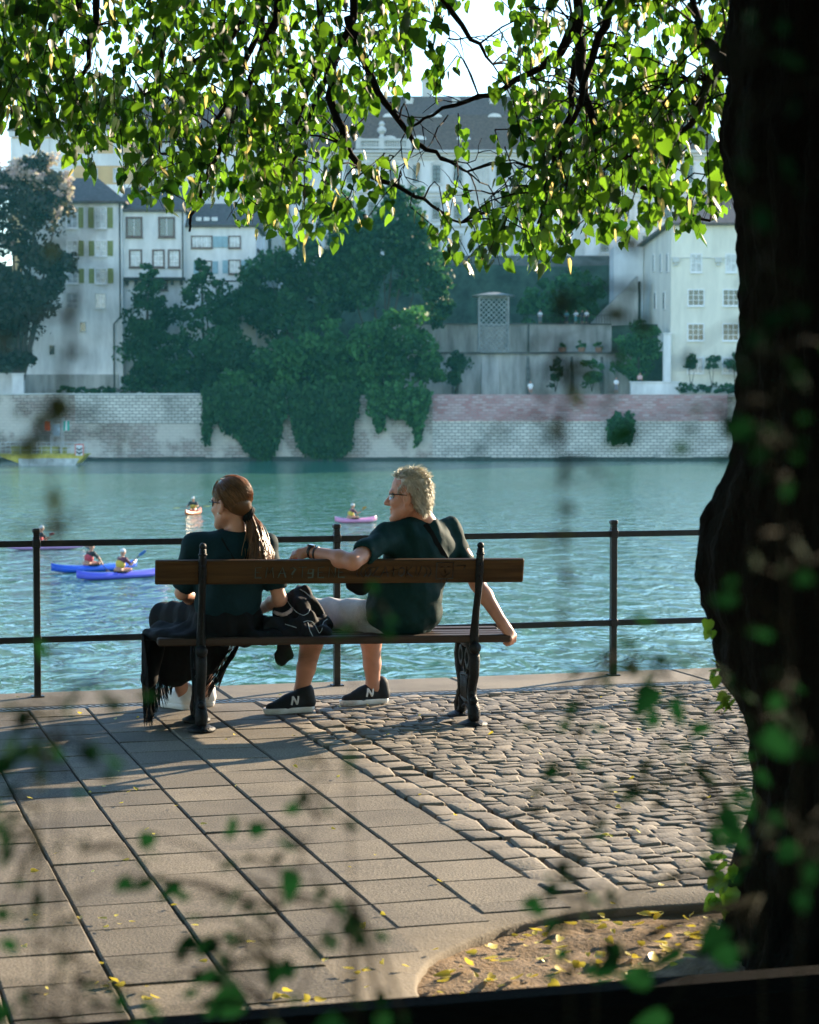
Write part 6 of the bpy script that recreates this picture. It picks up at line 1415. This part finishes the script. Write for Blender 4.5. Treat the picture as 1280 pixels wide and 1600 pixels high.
# ------------------------------------------------------------------ tiny people on the far terraces
def tiny(label, px, py_feet, D, shirt, legs, sit=False):
    c = W(px, py_feet, D); S_ = SDF(A(c) - np.array([.5, .6, .1]), A(c) + np.array([.5, .6, 1.95]), .035)
    o = -.42 if sit else 0; q = lambda x, y, z: c + Vector((x, y, z))
    S_.ell(q(0, 0, 1.66 + o), (.09, .1, .13), None, .02); S_.cone(q(0, 0, 1.45 + o), q(0, 0, 1.56 + o), .06, .055, .03); S_.ell(q(0, 0, 1.22 + o), (.19, .12, .28), None, .05); S_.ell(q(0, 0, .92 + o), (.16, .13, .14), None, .05)
    for b in (1, -1):
        S_.chain([q(b * .18, 0, 1.4 + o), q(b * .26, -.02, 1.12 + o), q(b * .2, -.14, .92 + o)], [.06, .045, .04], .03)
        if sit: S_.chain([q(b * .1, 0, .48), q(b * .12, -.42, .5), q(b * .12, -.45, .05)], [.09, .07, .05], .03)
        else: S_.chain([q(b * .09, 0, .88), q(b * .1, -.03, .48), q(b * .11, .02, .05)], [.09, .065, .05], .03)
    p = S_.build('person', M_skin, None, tuple(c)); tag(p, label, 'person', 'people on the far terraces')
    T_ = SDF(A(c) - np.array([.5, .6, .1]), A(c) + np.array([.5, .6, 1.95]), .035); T_.ell(q(0, 0, 1.2 + o), (.23, .16, .33), None, .04)
    for b in (1, -1): T_.cone(q(b * .18, 0, 1.4 + o), q(b * .24, -.02, 1.18 + o), .09, .08, .03)
    V_, Q_ = T_.mesh(); raw_mesh('shirt', V_, Q_, shirt, p)
    T_ = SDF(A(c) - np.array([.5, .7, .1]), A(c) + np.array([.5, .6, 1.95]), .035); T_.ell(q(0, 0, .92 + o), (.2, .17, .16), None, .03)
    for b in (1, -1):
        if sit: T_.cone(q(b * .1, 0, .48), q(b * .12, -.42, .5), .11, .09, .03)
        else: T_.cone(q(b * .09, 0, .88), q(b * .1, -.03, .4), .11, .09, .03)
    V_, Q_ = T_.mesh(); raw_mesh('trousers', V_, Q_, legs, p)
wht, gry, tea, drk, pnk = cm('white top', (.7, .7, .68)), cm('grey trousers', (.2, .2, .22)), cm('teal top', (.1, .3, .3)), cm('dark top', (.03, .03, .04)), cm('pink top', (.6, .35, .33))
tiny('person in white sitting on the edge of the brick river wall', 829, 614, 237.4, wht, wht, True)
tiny('person in pale clothes at the foot of the lower terrace wall', 963, 614, 240, wht, gry)
tiny('bare armed person on the steps beside the ivy bush', 1000, 606, 243, pnk, drk)
for px, a, b, lab in ((844, wht, gry, 'person in white at the lookout railing, leftmost of the group'), (885, tea, drk, 'person in teal at the lookout railing, second from left'), (900, wht, tea, 'person in white and teal in the middle of the lookout group'), (910, drk, drk, 'person in black at the lookout railing'), (917, wht, drk, 'person in white with dark trousers at the right of the lookout group')):
    D = 257.6; tiny(lab, px, 506.5, D, a, b)

# ------------------------------------------------------------------ air
hz = MB(); hz.wbox(-430, 430, -64, 905, -8, 62)
ho = hz.build('haze', None); tag(ho, 'thin bluish summer haze over the river and far bank', 'haze', kind='stuff')
m = bpy.data.materials.new('haze'); m.use_nodes = True; t = m.node_tree; t.nodes.remove(t.nodes['Principled BSDF'])
pv = t.nodes.new('ShaderNodeVolumePrincipled'); pv.inputs['Color'].default_value = (.14, .74, .90, 1); pv.inputs['Density'].default_value = .0001; pv.inputs['Anisotropy'].default_value = .15
t.links.new(pv.outputs[0], t.nodes['Material Output'].inputs['Volume']); ho.data.materials.append(m)
